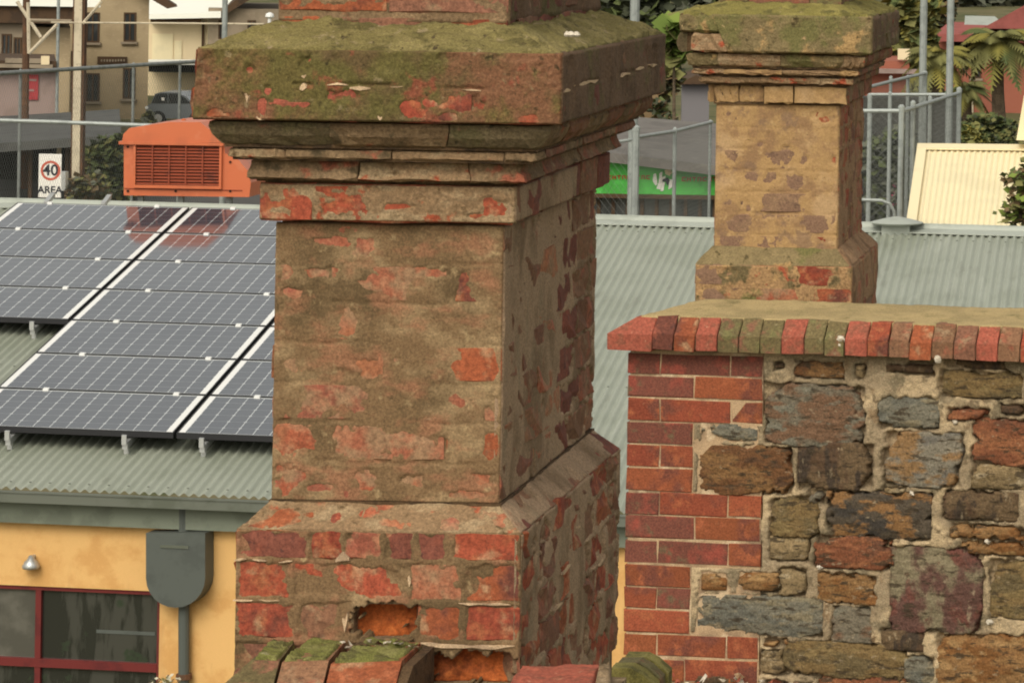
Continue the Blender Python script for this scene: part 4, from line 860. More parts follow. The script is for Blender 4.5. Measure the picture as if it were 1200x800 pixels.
for k in range(5):
    r_ = (.014, .030, .048, .066, .058)[k]
    for j in range(12):
        q = V(b.v[k*12+j]); cc = c+V((0, 0, (.075, .045, .03, -.005, -.022)[k])); d = (q-cc).normalized(); b.v[k*12+j] = tuple(cc+d*r_)
lp = b.build('wall_lamp', m_alu, bld, smooth=True)
b = MB().tube([c+V((0, 0, .06)), c+V((0, 0, .06))-rN*.06], .016, 8); b.build('lamp_arm', m_alu, lp)
# solar panels
PW, PH, GX, GY = 1.722, .962, .026, .986
def panel_meshes():
    # panel in its own skewed frame: x along rE, y along rR (vectors baked into the mesh, shared by all panels)
    def q(s_, t, h): return rE*s_+rR*t+V((0, 0, h))
    fr = MB(); w_ = .010; T = .042
    for (s0, s1, t0, t1) in ((0, PW, 0, w_), (0, PW, PH-w_, PH), (0, w_, w_, PH-w_), (PW-w_, PW, w_, PH-w_)):
        fr.boxb(q(s0, t0, -T), rE*(s1-s0), rR*(t1-t0), V((0, 0, T+.003)))
    me = fr.mesh('frame', [m_panelframe])
    mb = MB().boxb(V((0, 0, -.012)), rE*.050, rR*(PH-2*w_), V((0, 0, .0125))).mesh('backing_border', [m_white])
    gl = bpy.data.meshes.new('glass'); s0, s1, t0, t1 = w_+.050, PW-w_-.050, w_, PH-w_
    gl.from_pydata([tuple(q(a_, b_, 0)) for a_, b_ in ((s0, t0), (s1, t0), (s1, t1), (s0, t1))]+[tuple(q(a_, b_, -.006)) for a_, b_ in ((s0, t0), (s1, t0), (s1, t1), (s0, t1))], [], [(0, 1, 2, 3), (7, 6, 5, 4)])
    uvl = gl.uv_layers.new(name='UVMap'); uvs = [(0, 0), (12, 0), (12, 6), (0, 6)]
    for pidx in range(2):
        for k in range(4): uvl.data[pidx*4+k].uv = uvs[k if pidx == 0 else 3-k]
    gl.materials.append(m_cells)
    cm = MB().boxb(V((-.022, 0, -.01)), rE*.046, rR*.045, V((0, 0, .022))).mesh('clamp', [m_white])
    return me, mb, gl, cm
FM, BM, GM, CM = panel_meshes()
COLN = {0: ('left', 3), 1: ('middle', 0), 2: ('right', 0)}
ROWN = ['bottom', 'second', 'third', 'fourth', 'fifth', 'sixth', 'top']
npan = 0
for ci, (s0, r0) in enumerate(((-2*PW-1.5*GX, 3), (-PW-.5*GX, 0), (.5*GX, 0))):
    for r_ in range(r0, 7):
        nm = {0: 'left', 1: 'middle', 2: 'right'}[ci]
        if r_ == 0: lab = f'bottom edge solar panel of the {nm} column above the bare steel roof'
        elif r_ == 6: lab = f'topmost solar panel of the {nm} column, beside the roof ridge'
        else: lab = f'dark solar panel, {ROWN[r_]} row up from the eave, in the {nm} column'
        if ci == 0 and r_ == 3: lab = 'lowest solar panel of the left column, with a bare rail below it'
        p = PP(s0, r_*GY)
        t = thing('solar_panel', lab, 'solar panel', p, group='solar panels on the roof')
        for nm_, me in (('frame', FM), ('glass', GM)): link(nm_, me, None, t)
        for sb_ in (.012, PW-.062): link('backing_border', BM, None, t, tuple(rE*sb_+rR*.012))
        for fx in ((.30, 1.36) if (r_ < 6) else (.30, 1.36)):
            link('clamp', CM, None, t, tuple(rE*(fx*PW/1.7+.11*math.sin(ci+.2)) + rR*(PH-.018)))
# rails below the panels
for k, (s_, t0, lb) in enumerate(((-1.72-1.35+.17, 3*GY-.95, 'aluminium rail running down from the left panel column over bare roof'), (-1.72-.45+.1, 3*GY-.09, 'aluminium rail end under the right half of the left panel column'), (-.39, -.09, 'aluminium rail end just left of the lower white seam'), (-1.32, -.09, 'aluminium rail end under the left half of the middle column'), (.22, -.09, 'aluminium rail end just right of the lower white seam'))):
    t = thing('panel_rail', lb, 'rail', PP(s_, t0, -.06), group='panel rails')
    MB().boxb(PP(s_, t0, -.11), rE*.040, rR*(6.95-t0), V((0, 0, .05))).build('rail_bar', m_alu, t)
    b = MB().boxb(PP(s_-.001, t0+.05, -.16), rE*.036, rR*.03, V((0, 0, .09))); b.boxb(PP(s_-.001, t0-.02, -.07), rE*.038, rR*.02, V((0, 0, .07))); b.build('rail_foot', m_alu, t)
for k, (px, py, lb) in enumerate(((64, 233, 'pale strut end on the roof ridge near the speed limit sign'), (262, 236, 'pale strut end on the ridge under the right of the orange cooler'), (190, 237, 'pale strut end on the ridge under the left of the orange cooler'))):
    p = PP((onplane(px, py, A, nPl)-A).dot(rE), 6.92, -.03); t = thing('panel_rail', lb, 'rail', p, group='rail ends on the ridge')
    MB().boxb(p, rE*.045, rR*.22+V((0, 0, .03)), V((0, 0, .04))).build('rail_bar', m_alu, t)
# evaporative cooler behind the ridge
Yc = 35.6
cz0 = at(210, 228, Yc)
cool = thing('evaporative_cooler', 'orange rooftop evaporative cooler with a louvred front panel', 'cooler', (cz0.x, Yc+.5, cz0.z-.2))
def cq(px, py, y=Yc): return at(px, py, y)
def flatpoly(pts, y): return [V((at(px, py, Yc).x, y, at(px, py, Yc).z)) for px, py in pts]
body = [(145, 168), (145, 229), (292, 231), (294, 214), (290, 200), (280, 188), (264, 180), (262, 168)]
b = MB().prism(flatpoly(body, Yc), (0, 1.1, 0)); b.build('cooler_body', m_orange, cool)
lid = [(144.5, 166), (146, 157), (153, 150), (200, 143), (236, 143), (246, 151), (258, 160), (264, 167)]
b = MB().prism(flatpoly(lid, Yc-.04), (0, 1.18, 0)); b.build('lid', m_orange, cool)
b = MB().box((cq(143.5, 0).x, Yc-.05, cq(150, 169).z), (cq(266, 0).x, Yc+1.15, cq(150, 165.5).z)); b.build('lid_rim', m_orange, cool)
gx0, gx1, gz0, gz1 = cq(160, 0).x-.0, cq(259, 0).x, cq(200, 217).z, cq(200, 168.5).z
gx0, gx1 = cq(160, 190).x, cq(258, 190).x
b = MB()
for (x0, x1, z0, z1) in ((gx0-.022, gx1+.022, gz1, gz1+.018), (gx0-.022, gx1+.022, gz0-.03, gz0), (gx0-.022, gx0, gz0, gz1), (gx1, gx1+.022, gz0, gz1)): b.box((x0, Yc-.035, z0), (x1, Yc-.001, z1))
lf = b.build('louvre_frame', m_orange, cool)
MB().box((gx0, Yc-.006, gz0), (gx1, Yc-.0015, gz1)).build('louvre_back', m_grille, lf)
sm_ = None
for k in range(13):
    z = gz0+(gz1-gz0)*(k+.5)/13; vs = [(gx0+.002, Yc-.026, z-.010), (gx1-.002, Yc-.026, z-.010), (gx1-.002, Yc-.008, z+.006), (gx0+.002, Yc-.008, z+.006)]
    MB().prism(vs, (0, .002, .004)).build('slat', m_slat, lf)
for k in range(1, 5):
    x = gx0+(gx1-gx0)*k/5; MB().box((x-.007, Yc-.033, gz0+.001), (x+.007, Yc-.027, gz1-.001)).build('louvre_bar', m_slat, lf)
b = MB()
for px, py in ((150, 172), (150, 224), (206, 224), (270, 224), (270, 190)):
    p = cq(px, py); b.tube([(p.x, Yc-.008, p.z), (p.x, Yc+.002, p.z)], .013, 8)
b.build('fixing_screw', m_grille, cool)
MB().box((cq(146, 222).x, Yc-.006, cq(200, 222.6).z), (cq(284, 222).x, Yc-.0005, cq(200, 221.2).z)).build('tray_seam', m_slat, cool)
b = MB()
for px in (158, 205, 262): b.boxb(cq(px, 228)+V((0, .1, 0)), (.05, 0, 0), (0, .05, 0), V((0, 0, -.25)))
b.build('stand_leg', m_galvdark, cool)
MB().lathe((cq(205, 143).x, Yc+.3, cq(205, 143.5).z), [(.025, -.03), (.025, .012), (.012, .02)], 8).build('lid_cap', m_orange, cool)
# roof vent
vs_ = 6.55; p = PP(vs_, tR+.12, 0); p = at(1051, 260.5, p.y)
vt = thing('roof_vent', 'low pale conical vent cap on the steel roof ridge', 'vent', p)
MB().lathe(p, [(.10, -.25), (.10, -.02), (.23, -.015), (.25, .0), (.14, .03), (.03, .052)], 20).build('vent_cap', m_trim, vt, smooth=False)
p2 = at(1013, 260, 34.0); b = MB().box((p.x-.13, p.y-.12, p.z-.25), (p.x+.13, p.y+.14, p.z-.021)); b.build('vent_base', m_trim, vt)

# ================================================================== GROUND, ROAD
def gz(y): 
    return float(np.interp(y, [0, 95, 130, 170, 260, 420, 3000], [0, 0, .6, 1.6, 4.0, 16, 60]))
b = MB(); ys = [-40, 0, 30, 60, 95, 130, 170, 260, 420, 800, 3000]
for i, y in enumerate(ys):
    b.v += [(-1500, y, gz(y)), (1500, y, gz(y))]
for i in range(len(ys)-1): b.f.append((2*i, 2*i+1, 2*i+3, 2*i+2)); b.mi.append(0)
g = b.build('ground', m_ground); g['kind'] = 'structure'
b = MB().add([(-200, 97, gz(97)+.02), (200, 97, gz(97)+.02), (200, 128, gz(128)+.02), (-200, 128, gz(128)+.02)], [(0, 1, 2, 3)])
o = b.build('road', m_asphalt); o['kind'] = 'structure'
b = MB().box((-200, 128, 0), (200, 131, gz(128)+.14)); o = b.build('pavement', m_pave); o['kind'] = 'structure'

# ================================================================== FENCES AND POLES
def pole(name, label, cat, px, y, pytop, r, mat, group=None, pybot=None):
    top = at(px, pytop, y); z0 = gz(y)
    t = thing(name, label, cat, (top.x, y, z0), group=group)
    b = MB().tube([(top.x, y, z0), (top.x, y, top.z)], r, 10); b.build('shaft', mat, t)
    return t, top
def fence(label, pts, posts, r=.024, pr=.022, wires=True, mat=m_galv, group='chain link fences', midz=None, name='chain_link_fence', wstep=.11, postr=None):
    """pts: list of (px, py, Y) along the top rail; posts: (fraction-free) list of (px, py, Y, radius)."""
    P_ = [at(*q) for q in pts]; c = sum(P_, V((0, 0, 0)))/len(P_)
    t = thing(name, label, 'fence', (c.x, c.y, gz(c.y)), group=group)
    for a_, b_ in zip(P_[:-1], P_[1:]): MB().tube([a_, b_], r, 8).build('top_rail', mat, t)
    for (px, py, y, rr) in posts:
        p = at(px, py, y); q = MB().tube([(p.x, y, gz(y)), (p.x, y, p.z)], rr, 8); q.lathe((p.x, y, p.z), [(rr*1.15, -.03), (rr*1.15, .02), (rr*.5, .045)], 8); q.build('post', mat, t)
    if wires:
        b = MB(); w_ = .0016
        for a_, b_ in zip(P_[:-1], P_[1:]):
            d = V((b_.x-a_.x, b_.y-a_.y, 0)); L_ = d.length; d.normalize(); H = min((a_.z+b_.z)/2-gz(a_.y), 4.2)
            nrm = V((-d.y, d.x, 0))
            def pt(s_, h): 
                tt = max(0, min(1, s_/L_)); return V((a_.x, a_.y, 0))+d*s_+V((0, 0, a_.z*(1-tt)+b_.z*tt-H+h))
            k = -H
            while k < L_:
                for sg in (1, -1):
                    s0, h0, s1, h1 = k, 0, k+H, H
                    if s0 < 0: h0 = -s0; s0 = 0
                    if s1 > L_: h1 = H-(s1-L_); s1 = L_
                    if sg < 0: h0, h1 = H-h0, H-h1
                    p, q = pt(s0, h0), pt(s1, h1); e = nrm*w_; f = V((0, 0, w_))
                    b.add([p+e, p-e*.5+f, p-e*.5-f, q+e, q-e*.5+f, q-e*.5-f], [(0, 1, 4, 3), (1, 2, 5, 4), (2, 0, 3, 5)])
                k += wstep
        o = b.build('wire_mesh', m_wire, t); o['kind'] = 'stuff'
    return t
Yf = 55
fence('tall fence behind the left panels, its dark top rail slanting upward to the right', [(-40, 88.5, 52), (60, 82.5, 56), (160, 76.5, 60), (238, 72, 63)], [(24, 84.5, 54.5, .024), (156.5, 76.5, 60, .024), (211, 74, 62, .024)], r=.032, mat=m_galvdark, wstep=.11)
fence('low pale fence rail just behind the roof ridge at the left', [(-40, 140, 46), (60, 143, 46), (170, 147, 46), (300, 151, 46)], [(-20, 141, 46, .024), (330, 152, 46, .024)], r=.026, wires=False)
fence('chain link fence with thick corner post before the green shop', [(745, 161, 46), (790, 154, 49), (834, 143, 53)], [(745.5, 151, 46, .046), (791, 153, 49, .026), (832.5, 144, 53, .022)], r=.024)
fence('short fence return running behind the near chimney from the corner post', [(745, 163, 46), (690, 172, 46.5), (600, 188, 48)], [(650, 180, 47, .024)], r=.02)
fence('front fence panel of the cage beside the sandy chimney, sloping up to the right', [(1008, 130, 44), (1058, 130, 44), (1124, 109, 50)], [(1056.5, 127, 44, .036), (1070, 122, 45, .030), (1090, 116, 47, .026), (1124, 106, 50, .034)], r=.026)
fence('horizontal middle fence rail of the cage beside the sandy chimney', [(1021, 111, 52), (1070, 111, 52), (1120, 111, 52)], [(1019.5, 113, 52, .034), (1043, 111, 52, .028)], r=.024)
fence('far dark fence of the cage, its rail rising behind the sandy chimney', [(1000, 107, 60), (1046, 95, 63), (1084, 86, 66)], [(1044, 92, 63, .028), (1064, 91, 64.5, .032), (1084, 86, 66, .04)], r=.03, mat=m_galv)
b = MB().tube([at(1005, 234, 45), at(1033, 235, 45), at(1043, 239, 45), at(1048, 248, 45), at(1049, 262, 45)], .022, 8)
o = b.build('bent_pipe', m_galv); tag(o, 'bent grey handrail pipe low behind the ridge by the sandy chimney', 'handrail')
for lab, px, y, r in (('tall grey pole behind the right shoulder of the largest chimney', 746.5, 58, .075), ('slimmer tall pole right of the sandy chimney, joining the far fence', 1085, 66.2, .068), ('thickest tall pole right of the sandy chimney, by the cream roof', 1116.5, 50, .05), ('thin pale pole behind the left edge of the mossy cap', 266, 62, .045)):
    pole('steel_pole', lab, 'pole', px, y, -140, r, m_galv, group='tall steel poles')
b = MB().tube([at(60, 26.5, 75), at(200, 27.5, 75), at(309, 28.5, 75)], .02, 6)
t = thing('rail_pipe', 'thin pale horizontal pipe with a white knob, above the mossy cap', 'pipe', at(309, 28.5, 75))
b.build('pipe', m_polec, t); MB().tube([at(315.5, 33, 75), at(316, 20, 75)], .035, 8).build('knob_post', m_white, t); MB().lathe(at(316, 20, 75), [(.05, -.03), (.09, 0), (.08, .06), (.02, .09)], 10).build('knob', m_white, t)
MB().tube([(at(315.5, 30, 75).x, 75, gz(75)), at(315.5, 30, 75)], .03, 8).build('post', m_polec, t)

# ================================================================== UTILITY POLES, SIGN, CABINET
Yp = 97
top, bot = at(98, -120, Yp), at(90, 225, Yp)
up = thing('utility_pole', 'cream concrete and steel utility pole beside the speed limit sign', 'utility pole', (bot.x, Yp, gz(Yp)))
MB().boxb((bot.x-.11, Yp-.1, 0), (.20, 0, 0), (0, .25, 0), (0, 0, top.z)).build('concrete_face', m_polec, up)
MB().boxb((bot.x-.16, Yp-.06, 0), (.049, 0, 0), (0, .22, 0), (0, 0, top.z)).build('steel_channel', m_rust, up)
MB().boxb((bot.x+.091, Yp-.06, 0), (.06, 0, 0), (0, .22, 0), (0, 0, top.z)).build('steel_channel', m_rust, up)
for (p, q) in (((97, 28), (119, 2)),): MB().tube([at(p[0], p[1], Yp-.2), at(q[0], q[1], Yp-.2)], .04, 6).build('brace', m_polec, up)
MB().tube([at(36, 24, Yp-.3), at(84, 25, Yp-.3)], .05, 6).build('crossarm', m_greyb, up)
MB().box((at(75, 0, Yp).x, Yp-.5, at(80, 222, Yp).z), (at(87, 0, Yp).x, Yp-.25, at(80, 200, Yp).z)).build('meter_box', m_alu, up)
b = MB().tube([(at(31, 80, 112).x, 112, gz(112)), at(31.5, -60, 112)], .11, 8)
t = thing('steel_mast', 'brown lattice mast with pale diagonal struts at the upper left', 'mast', (at(31, 80, 112).x, 112, gz(112)))
b.build('shaft', m_rust, t)
for p, q in (((20, 2), (48, 44)), ((34, 63), (67, 29)), ((34, 63), (33, 3))): MB().tube([at(p[0], p[1], 111.6), at(q[0], q[1], 111.6)], .055, 6).build('strut', m_polec, t)
for q in ((70, 0, 118),): pole('steel_pole', 'short thin pole above the flat roof, left of the cream utility pole', 'pole', 69.5, 118, -60, .05, m_galv, group='tall steel poles')

def text_mesh(s, size, bold=0.0):
    cu = bpy.data.curves.new('txt', 'FONT'); cu.body = s; cu.size = size; cu.align_x = 'CENTER'; cu.align_y = 'CENTER'; cu.offset = bold; cu.extrude = .002; cu.resolution_u = 3
    o = bpy.data.objects.new('txt', cu); COL.objects.link(o); dg = bpy.context.evaluated_depsgraph_get(); dg.update()
    me = bpy.data.meshes.new_from_object(o.evaluated_get(dg)); bpy.data.objects.remove(o); return me
Ys = 95
c = at(58.5, 206, Ys); sw = at(72, 206, Ys).x-at(45.5, 206, Ys).x; shh = at(58, 181, Ys).z-at(58, 232, Ys).z
sg = thing('speed_sign', 'white speed limit sign with a red ring around 40', 'road sign', (c.x, Ys, gz(Ys)))
MB().box((c.x-sw/2, Ys, c.z-shh/2), (c.x+sw/2, Ys+.02, c.z+shh/2)).build('board', m_signwhite, sg)
MB().tube([(c.x, Ys+.06, gz(Ys)), (c.x, Ys+.06, c.z+shh/2)], .035, 8).build('post', m_galv, sg)
b = MB(); cc = at(59.3, 200, Ys); ro, ri = sw*.44, sw*.33
for i in range(28):
    a_, a2 = 2*math.pi*i/28, 2*math.pi*(i+1)/28; q = lambda r_, a_: V((cc.x+r_*math.cos(a_), Ys-.004, cc.z+r_*math.sin(a_)))
    b.prism([q(ri, a_), q(ro, a_), q(ro, a2), q(ri, a2)], (0, .003, 0))
b.build('ring', m_signred, sg)
for s_, sz, p in (('40', .40, cc), ('AREA', .26, at(58.5, 223, Ys))):
    me = text_mesh(s_, sz, .008); me.transform(Matrix.Rotation(math.pi/2, 4, 'X')); me.materials.clear(); me.materials.append(m_signblack)
    inv = ROOT[sg].inverted() @ V((p.x, Ys-.004, p.z)); link('lettering', me, None, sg, inv)

# ================================================================== BACKGROUND BUILDINGS
def bwall(px0, px1, y, depth, z0, z1, pyr=60):                # walls set square to the street, which runs askew of the camera axis
    xa, xb = at(px0, pyr, y).x, at(px1, pyr, y).x; dx = ray(px1, pyr).x-.012
    return MB().boxb((xa, y, z0), (xb-xa, 0, 0), (dx*depth, depth, 0), (0, 0, z1-z0))
def back(px, depth): r_ = ray(px, 60); return V(((r_.x-.012)*depth, depth, 0))
def fbox(mb, px0, py0, px1, py1, y, depth, mi=0):             # a block whose front face is seen between two measured corners at distance y
    a_, b_ = at(px0, py1, y), at(px1, py0, y); mb.boxb((a_.x, y, a_.z), (b_.x-a_.x, 0, 0), back(px1, depth), (0, 0, b_.z-a_.z), mi); return mb
def windows(parent, lst, y, frame=m_eave):
    for (x0, y0, x1, y1) in lst:
        a_, b_ = at(x0, y1, y), at(x1, y0, y); f = .06
        m = MB()
        for bx in ((a_.x, b_.x, b_.z-f, b_.z), (a_.x, b_.x, a_.z, a_.z+f), (a_.x, a_.x+f, a_.z+f, b_.z-f), (b_.x-f, b_.x, a_.z+f, b_.z-f), ((a_.x+b_.x)/2-f/2, (a_.x+b_.x)/2+f/2, a_.z+f, b_.z-f)): m.box((bx[0], y-.05, bx[2]), (bx[1], y-.005, bx[3]))
        w_ = m.build('window', frame, parent)
        MB().box((a_.x+f, y-.02, a_.z+f), (b_.x-f, y-.008, b_.z-f)).build('pane', m_win, w_)
        MB().box((a_.x-.08, y-.12, a_.z-.09), (b_.x+.08, y-.003, a_.z-.002)).build('sill', m_greyb, w_)
Yb = 140
p = at(120, 140, Yb); t = thing('brick_house', 'beige two storey building with narrow windows and a small brown sign', 'building', (p.x, Yb, gz(Yb)))
a_, b_ = at(66, 200, Yb), at(173.5, -60, Yb)
bwall(66, 174, Yb, 3.5, 0, b_.z).build('wall', m_beige, t)
windows(t, [(101, 15, 117, 50), (145, 15, 160, 49), (101, 86, 117, 119), (144, 80, 159, 116)], Yb)
o = MB(); fbox(o, 114, 67, 149, 75, Yb-.08, .07); sgn = o.build('name_board', m_eave, t)
b = MB()
for i in range(9): fbox(b, 118+i*3.3, 70-.25*(i > 5), 120+i*3.3, 72.5-.25*(i > 5), Yb-.10, .02)
b.build('faded_lettering', m_greyb, sgn)
q = [at(130, -40, Yb-.6), at(208, 8, Yb-.6), at(196, 10.5, Yb-.6), at(130, -28, Yb-.6)]
MB().prism(q, back(208, 3.5)).build('roof_eave', m_eave, t)
MB().tube([at(84.8, 60, Yb-.1), at(84.8, 130, Yb-.1)], .05, 6).build('downpipe', m_eave, t)
# left darker house with a flat white roof edge
Yl = 128
p = at(40, 120, Yl); t = thing('brick_house', 'low dark eaved house at the far left under a white roof edge', 'building', (p.x, Yl, gz(Yl)))
bwall(-60, 82, Yl, 8, 0, at(40, 32, Yl).z).build('wall', m_beige, t)
b = MB(); fbox(b, -60, 6, 86, 26, Yl-.8, 10); b.build('eave_band', m_eave, t)
b = MB(); fbox(b, -60, -14, 118, 6, Yl-1, 9); b.build('roof', m_whiteroof, t)
b = MB(); fbox(b, -60, 26, 28, 70, Yl-.4, .3); b.build('porch_wall', m_greyb, t)
windows(t, [(2, 40, 14, 66), (16, 44, 26, 66)], Yl-.41)
# pink shop wall with red poster and the awning
Yk = 118
p = at(30, 110, Yk); t = thing('shop', 'pinkish low shop wall with a red poster at the far left', 'building', (p.x, Yk, gz(Yk)))
bwall(-60, 66, Yk, 5, 0, at(30, 82, Yk).z).build('wall', m_pinkb, t)
b = MB(); fbox(b, -60, 72, 66, 82, Yk-.4, 5.5); b.build('parapet', m_eave, t)
b = MB(); fbox(b, 6, 69, 48, 74, Yk-.5, .09); fbox(b, -60, 76, 62, 78.5, Yk-.5, .09); b.build('parapet_trim', m_greyb, t)
b = MB(); fbox(b, 48, 66, 58, 76, Yk-.52, .1); b.build('lightbox', m_paleb, t)
b = MB(); fbox(b, 27, 88, 45, 117, Yk-.06, .05); po = b.build('poster', m_poster, t)
b = MB(); fbox(b, 30, 93, 43, 95, Yk-.075, .013); fbox(b, 30, 105, 40, 107, Yk-.075, .013); b.build('faded_lettering', m_pinkb, po)
aw = thing('awning', 'dark sloping awning roof behind the speed limit sign', 'awning', at(60, 160, 108))
q = [at(-60, 140, 116), at(140, 128, 116), at(142, 158, 102), at(-60, 172, 102)]
MB().prism([q[0], q[1], q[2], q[3]], V((0, 0, -.25))).build('awning_roof', m_awn, aw)
b = MB()
for px in (-10, 35, 78, 100, 138): b.box((at(px, 200, 103).x-.05, 103, gz(103)), (at(px, 200, 103).x+.05, 103.1, at(px, 164, 103).z))
b.build('awning_post', m_eave, aw)
b = MB(); fbox(b, -60, 150, 100, 300, 115, .3); b.build('awning_shade', m_black, aw)  # black sheet standing in for the shade beneath the awning
b = MB(); fbox(b, 66, 168, 72, 215, 113, .3); fbox(b, 78, 168, 82, 215, 113, .3); b.build('door_frame', m_paleb, aw)
# second building with a white roof, the carport and car
Yw = 152
p = at(240, 100, Yw); t = thing('brick_house', 'pale two storey building under a white metal roof above the parked car', 'building', (p.x, Yw, gz(Yw)))
bwall(165, 243, Yw, 10, 0, at(200, 20, Yw).z).build('wall', m_paleb, t)
bwall(243.4, 345, Yw-.6, 10, 0, at(280, 10, Yw).z).build('gable_wall', m_greyb, t)
q = [at(235, 23, Yw-1), at(235, 18, Yw-1), at(258, 15, Yw-1), at(284, -6, Yw-1), at(345, -40, Yw-1), at(345, -30, Yw-1), at(286, 4, Yw-1), at(260, 20, Yw-1)]
MB().prism(q, back(300, 9)).build('gable_eave', m_eave, t)
b = MB(); fbox(b, 176, 17, 236, 26, Yw-.9, 12); b.build('eave_band', m_eave, t)
q = [at(174, 17, Yw-1.2), at(259, 15.5, Yw-1.2), at(290, -20, Yw+9), at(174, -20, Yw+9)]
MB().prism(q, V((0, 0, -.2))).build('roof', m_whiteroof, t)
b = MB(); fbox(b, 236, 26, 239.5, 60, Yw-.1, .08); b.build('downpipe', m_eave, t)
windows(t, [(256, 24, 265, 46), (290, 24, 300, 46)], Yw-.61)
b = MB(); fbox(b, 178, 40, 203, 74, Yw-.04, .04); fbox(b, 204, 48, 213, 74, Yw-.05, .05); b.build('door_panel', m_cream, t)
q = [at(173, 72.5, Yw-4), at(260, 73, Yw-4), at(260, 70, Yw-1), at(173, 70, Yw-1)]
MB().prism(q, V((0, 0, -.12))).build('canopy', m_whiteroof, t)
b = MB(); fbox(b, 174, 76, 260, 84.5, Yw-3.6, 3.4); b.build('canopy_shade', m_black, t)  # black block painted in as the shade below the canopy
Yv = 138
p = at(205, 138, Yv); g0 = gz(Yv); L0 = at(173, 0, Yv).x
car = thing('parked_car', 'dark grey hatchback parked under the pale canopy', 'car', (p.x, Yv, p.z-.25))
zb_ = p.z-.28
prof = [(-.0, .30), (.0, .70), (.05, .86), (.28, .95), (.55, 1.42), (.9, 1.50), (1.9, 1.50), (2.45, 1.30), (2.9, .98), (3.6, .90), (3.85, .72), (3.9, .30)]
def cpt(x, z, y): return V((L0+x*.62, Yv+y, zb_+z*.82))
MB().prism([cpt(x, z, 0) for x, z in prof], (0, 1.7, 0)).build('body', m_car, car)
wn_ = [(.34, .98), (.58, 1.38), (.92, 1.44), (1.85, 1.44), (2.35, 1.27), (2.75, 1.0)]
MB().prism([cpt(x, z, -.012) for x, z in wn_], (0, .010, 0)).build('side_window', m_win, car)
for x in (.75, 3.1):
    w_ = MB().tube([cpt(x, .30, -.03), cpt(x, .30, .18)], .28, 16).build('wheel', m_tyre, car); MB().tube([cpt(x, .30, -.045), cpt(x, .30, -.031)], .16, 12).build('rim', m_alu, w_)
MB().tube([cpt(.05, .78, -.02), cpt(.05, .78, .1)], .06, 8).build('headlight', m_white, car)
MB().prism([cpt(x, z, -.014) for x, z in ((1.32, .98), (1.36, .98), (1.36, 1.44), (1.32, 1.44))], (0, .012, 0)).build('door_pillar', m_car, car)
MB().prism([cpt(x, z, -.03) for x, z in ((.95, 1.12), (1.12, 1.12), (1.12, 1.25), (.95, 1.25))], (0, .012, 0)).build('window_sticker', m_signwhite, car)
# cream roofed shed, right
Yc0, Yc1 = 40.0, 44.0
sh = thing('steel_shed', 'cream corrugated steel roof of a shed behind the grey ridge', 'shed', at(1130, 220, 42))
a0, a1 = at(1058, 290, Yc0), at(1260, 296, Yc0); r0, r1 = at(1075.5, 169, Yc1), at(1275, 171, Yc1)
n = 30*6; vs, fs = [], []
off = (r0-a0).cross(a1-a0).normalized(); 
if off.y > 0: off = -off
for i in range(n+1):
    k = i/n; h = .010*math.sin(2*math.pi*k*30); vs += [a0.lerp(a1, k)+off*h, r0.lerp(r1, k)+off*h]
for i in range(n): fs.append((2*i, 2*i+2, 2*i+3, 2*i+1))
MB().add(vs, fs).build('roof_sheet', m_cream, sh, smooth=True)
b = MB()
e1 = (r1-r0); b.boxb(r0+off*.02-(r0-a0)*.02, e1, (r0-a0)*-.055, off*.016); b.build('ridge_flashing', m_cream, sh)
b = MB().boxb(a0+off*.02, (a1-a0)*.06, (r0-a0)*.93, off*.014); b.build('barge_flashing', m_cream, sh)
MB().prism([r0-off*.05, r1-off*.05, r1+V((0, 3, -1.2)), r0+V((0, 3, -1.2))], V((0, 0, -.05))).build('back_roof', m_cream, sh)
MB().box((a0.x+.1, Yc0+.4, 0), (a1.x, Yc1+2.6, a0.z+.1)).build('wall', m_paleb, sh)
MB().prism([at(1191, 164.5, 43.6), at(1200, 112, 43.6), at(1290, 112, 43.6), at(1290, 166, 43.6)], (0, 2, 0)).build('gable', m_cream, sh)
# green shop
Yg = 84
p = at(780, 200, Yg); t = thing('shop', 'shop with a long bright green sign under a grey roof', 'shop', (p.x, Yg, gz(Yg)))
gx0, gx1 = at(560, 200, Yg).x, at(1000, 200, Yg).x
zg1, zg0 = at(730, 187, Yg).z, at(730, 227, Yg).z
MB().box((gx0, Yg+.3, 0), (gx1, Yg+9, zg0+.1)).build('wall', m_black, t)
gsn = MB().prism([V((at(px, py, Yg).x, Yg, at(px, py, Yg).z)) for px, py in ((560, 167), (1000, 221), (1000, 236), (560, 225))], (0, .2, 0)).build('fascia_sign', m_green, t)
q = [at(560, 160, Yg-.5), at(1000, 214, Yg-.5), at(1000, 158, Yg+8), at(560, 122, Yg+8)]
MB().prism(q, V((0, 0, -.22))).build('roof', m_shop, t)
b = MB()
for i in range(9): x = at(700+i*17, 240, Yg).x; b.box((x-.04, Yg+.18, 0), (x+.04, Yg+.29, zg0-.05))
b.build('shopfront_mullion', m_eave, t)
MB().box((gx0, Yg+.22, zg0-1.6), (gx1, Yg+.28, zg0-.06)).build('shopfront_glass', m_win, t)
b = MB(); MB().box((gx0, Yg-.05, zg0-.10), (gx1, Yg+.19, zg0-.002)).build('sign_edge', m_eave, t)
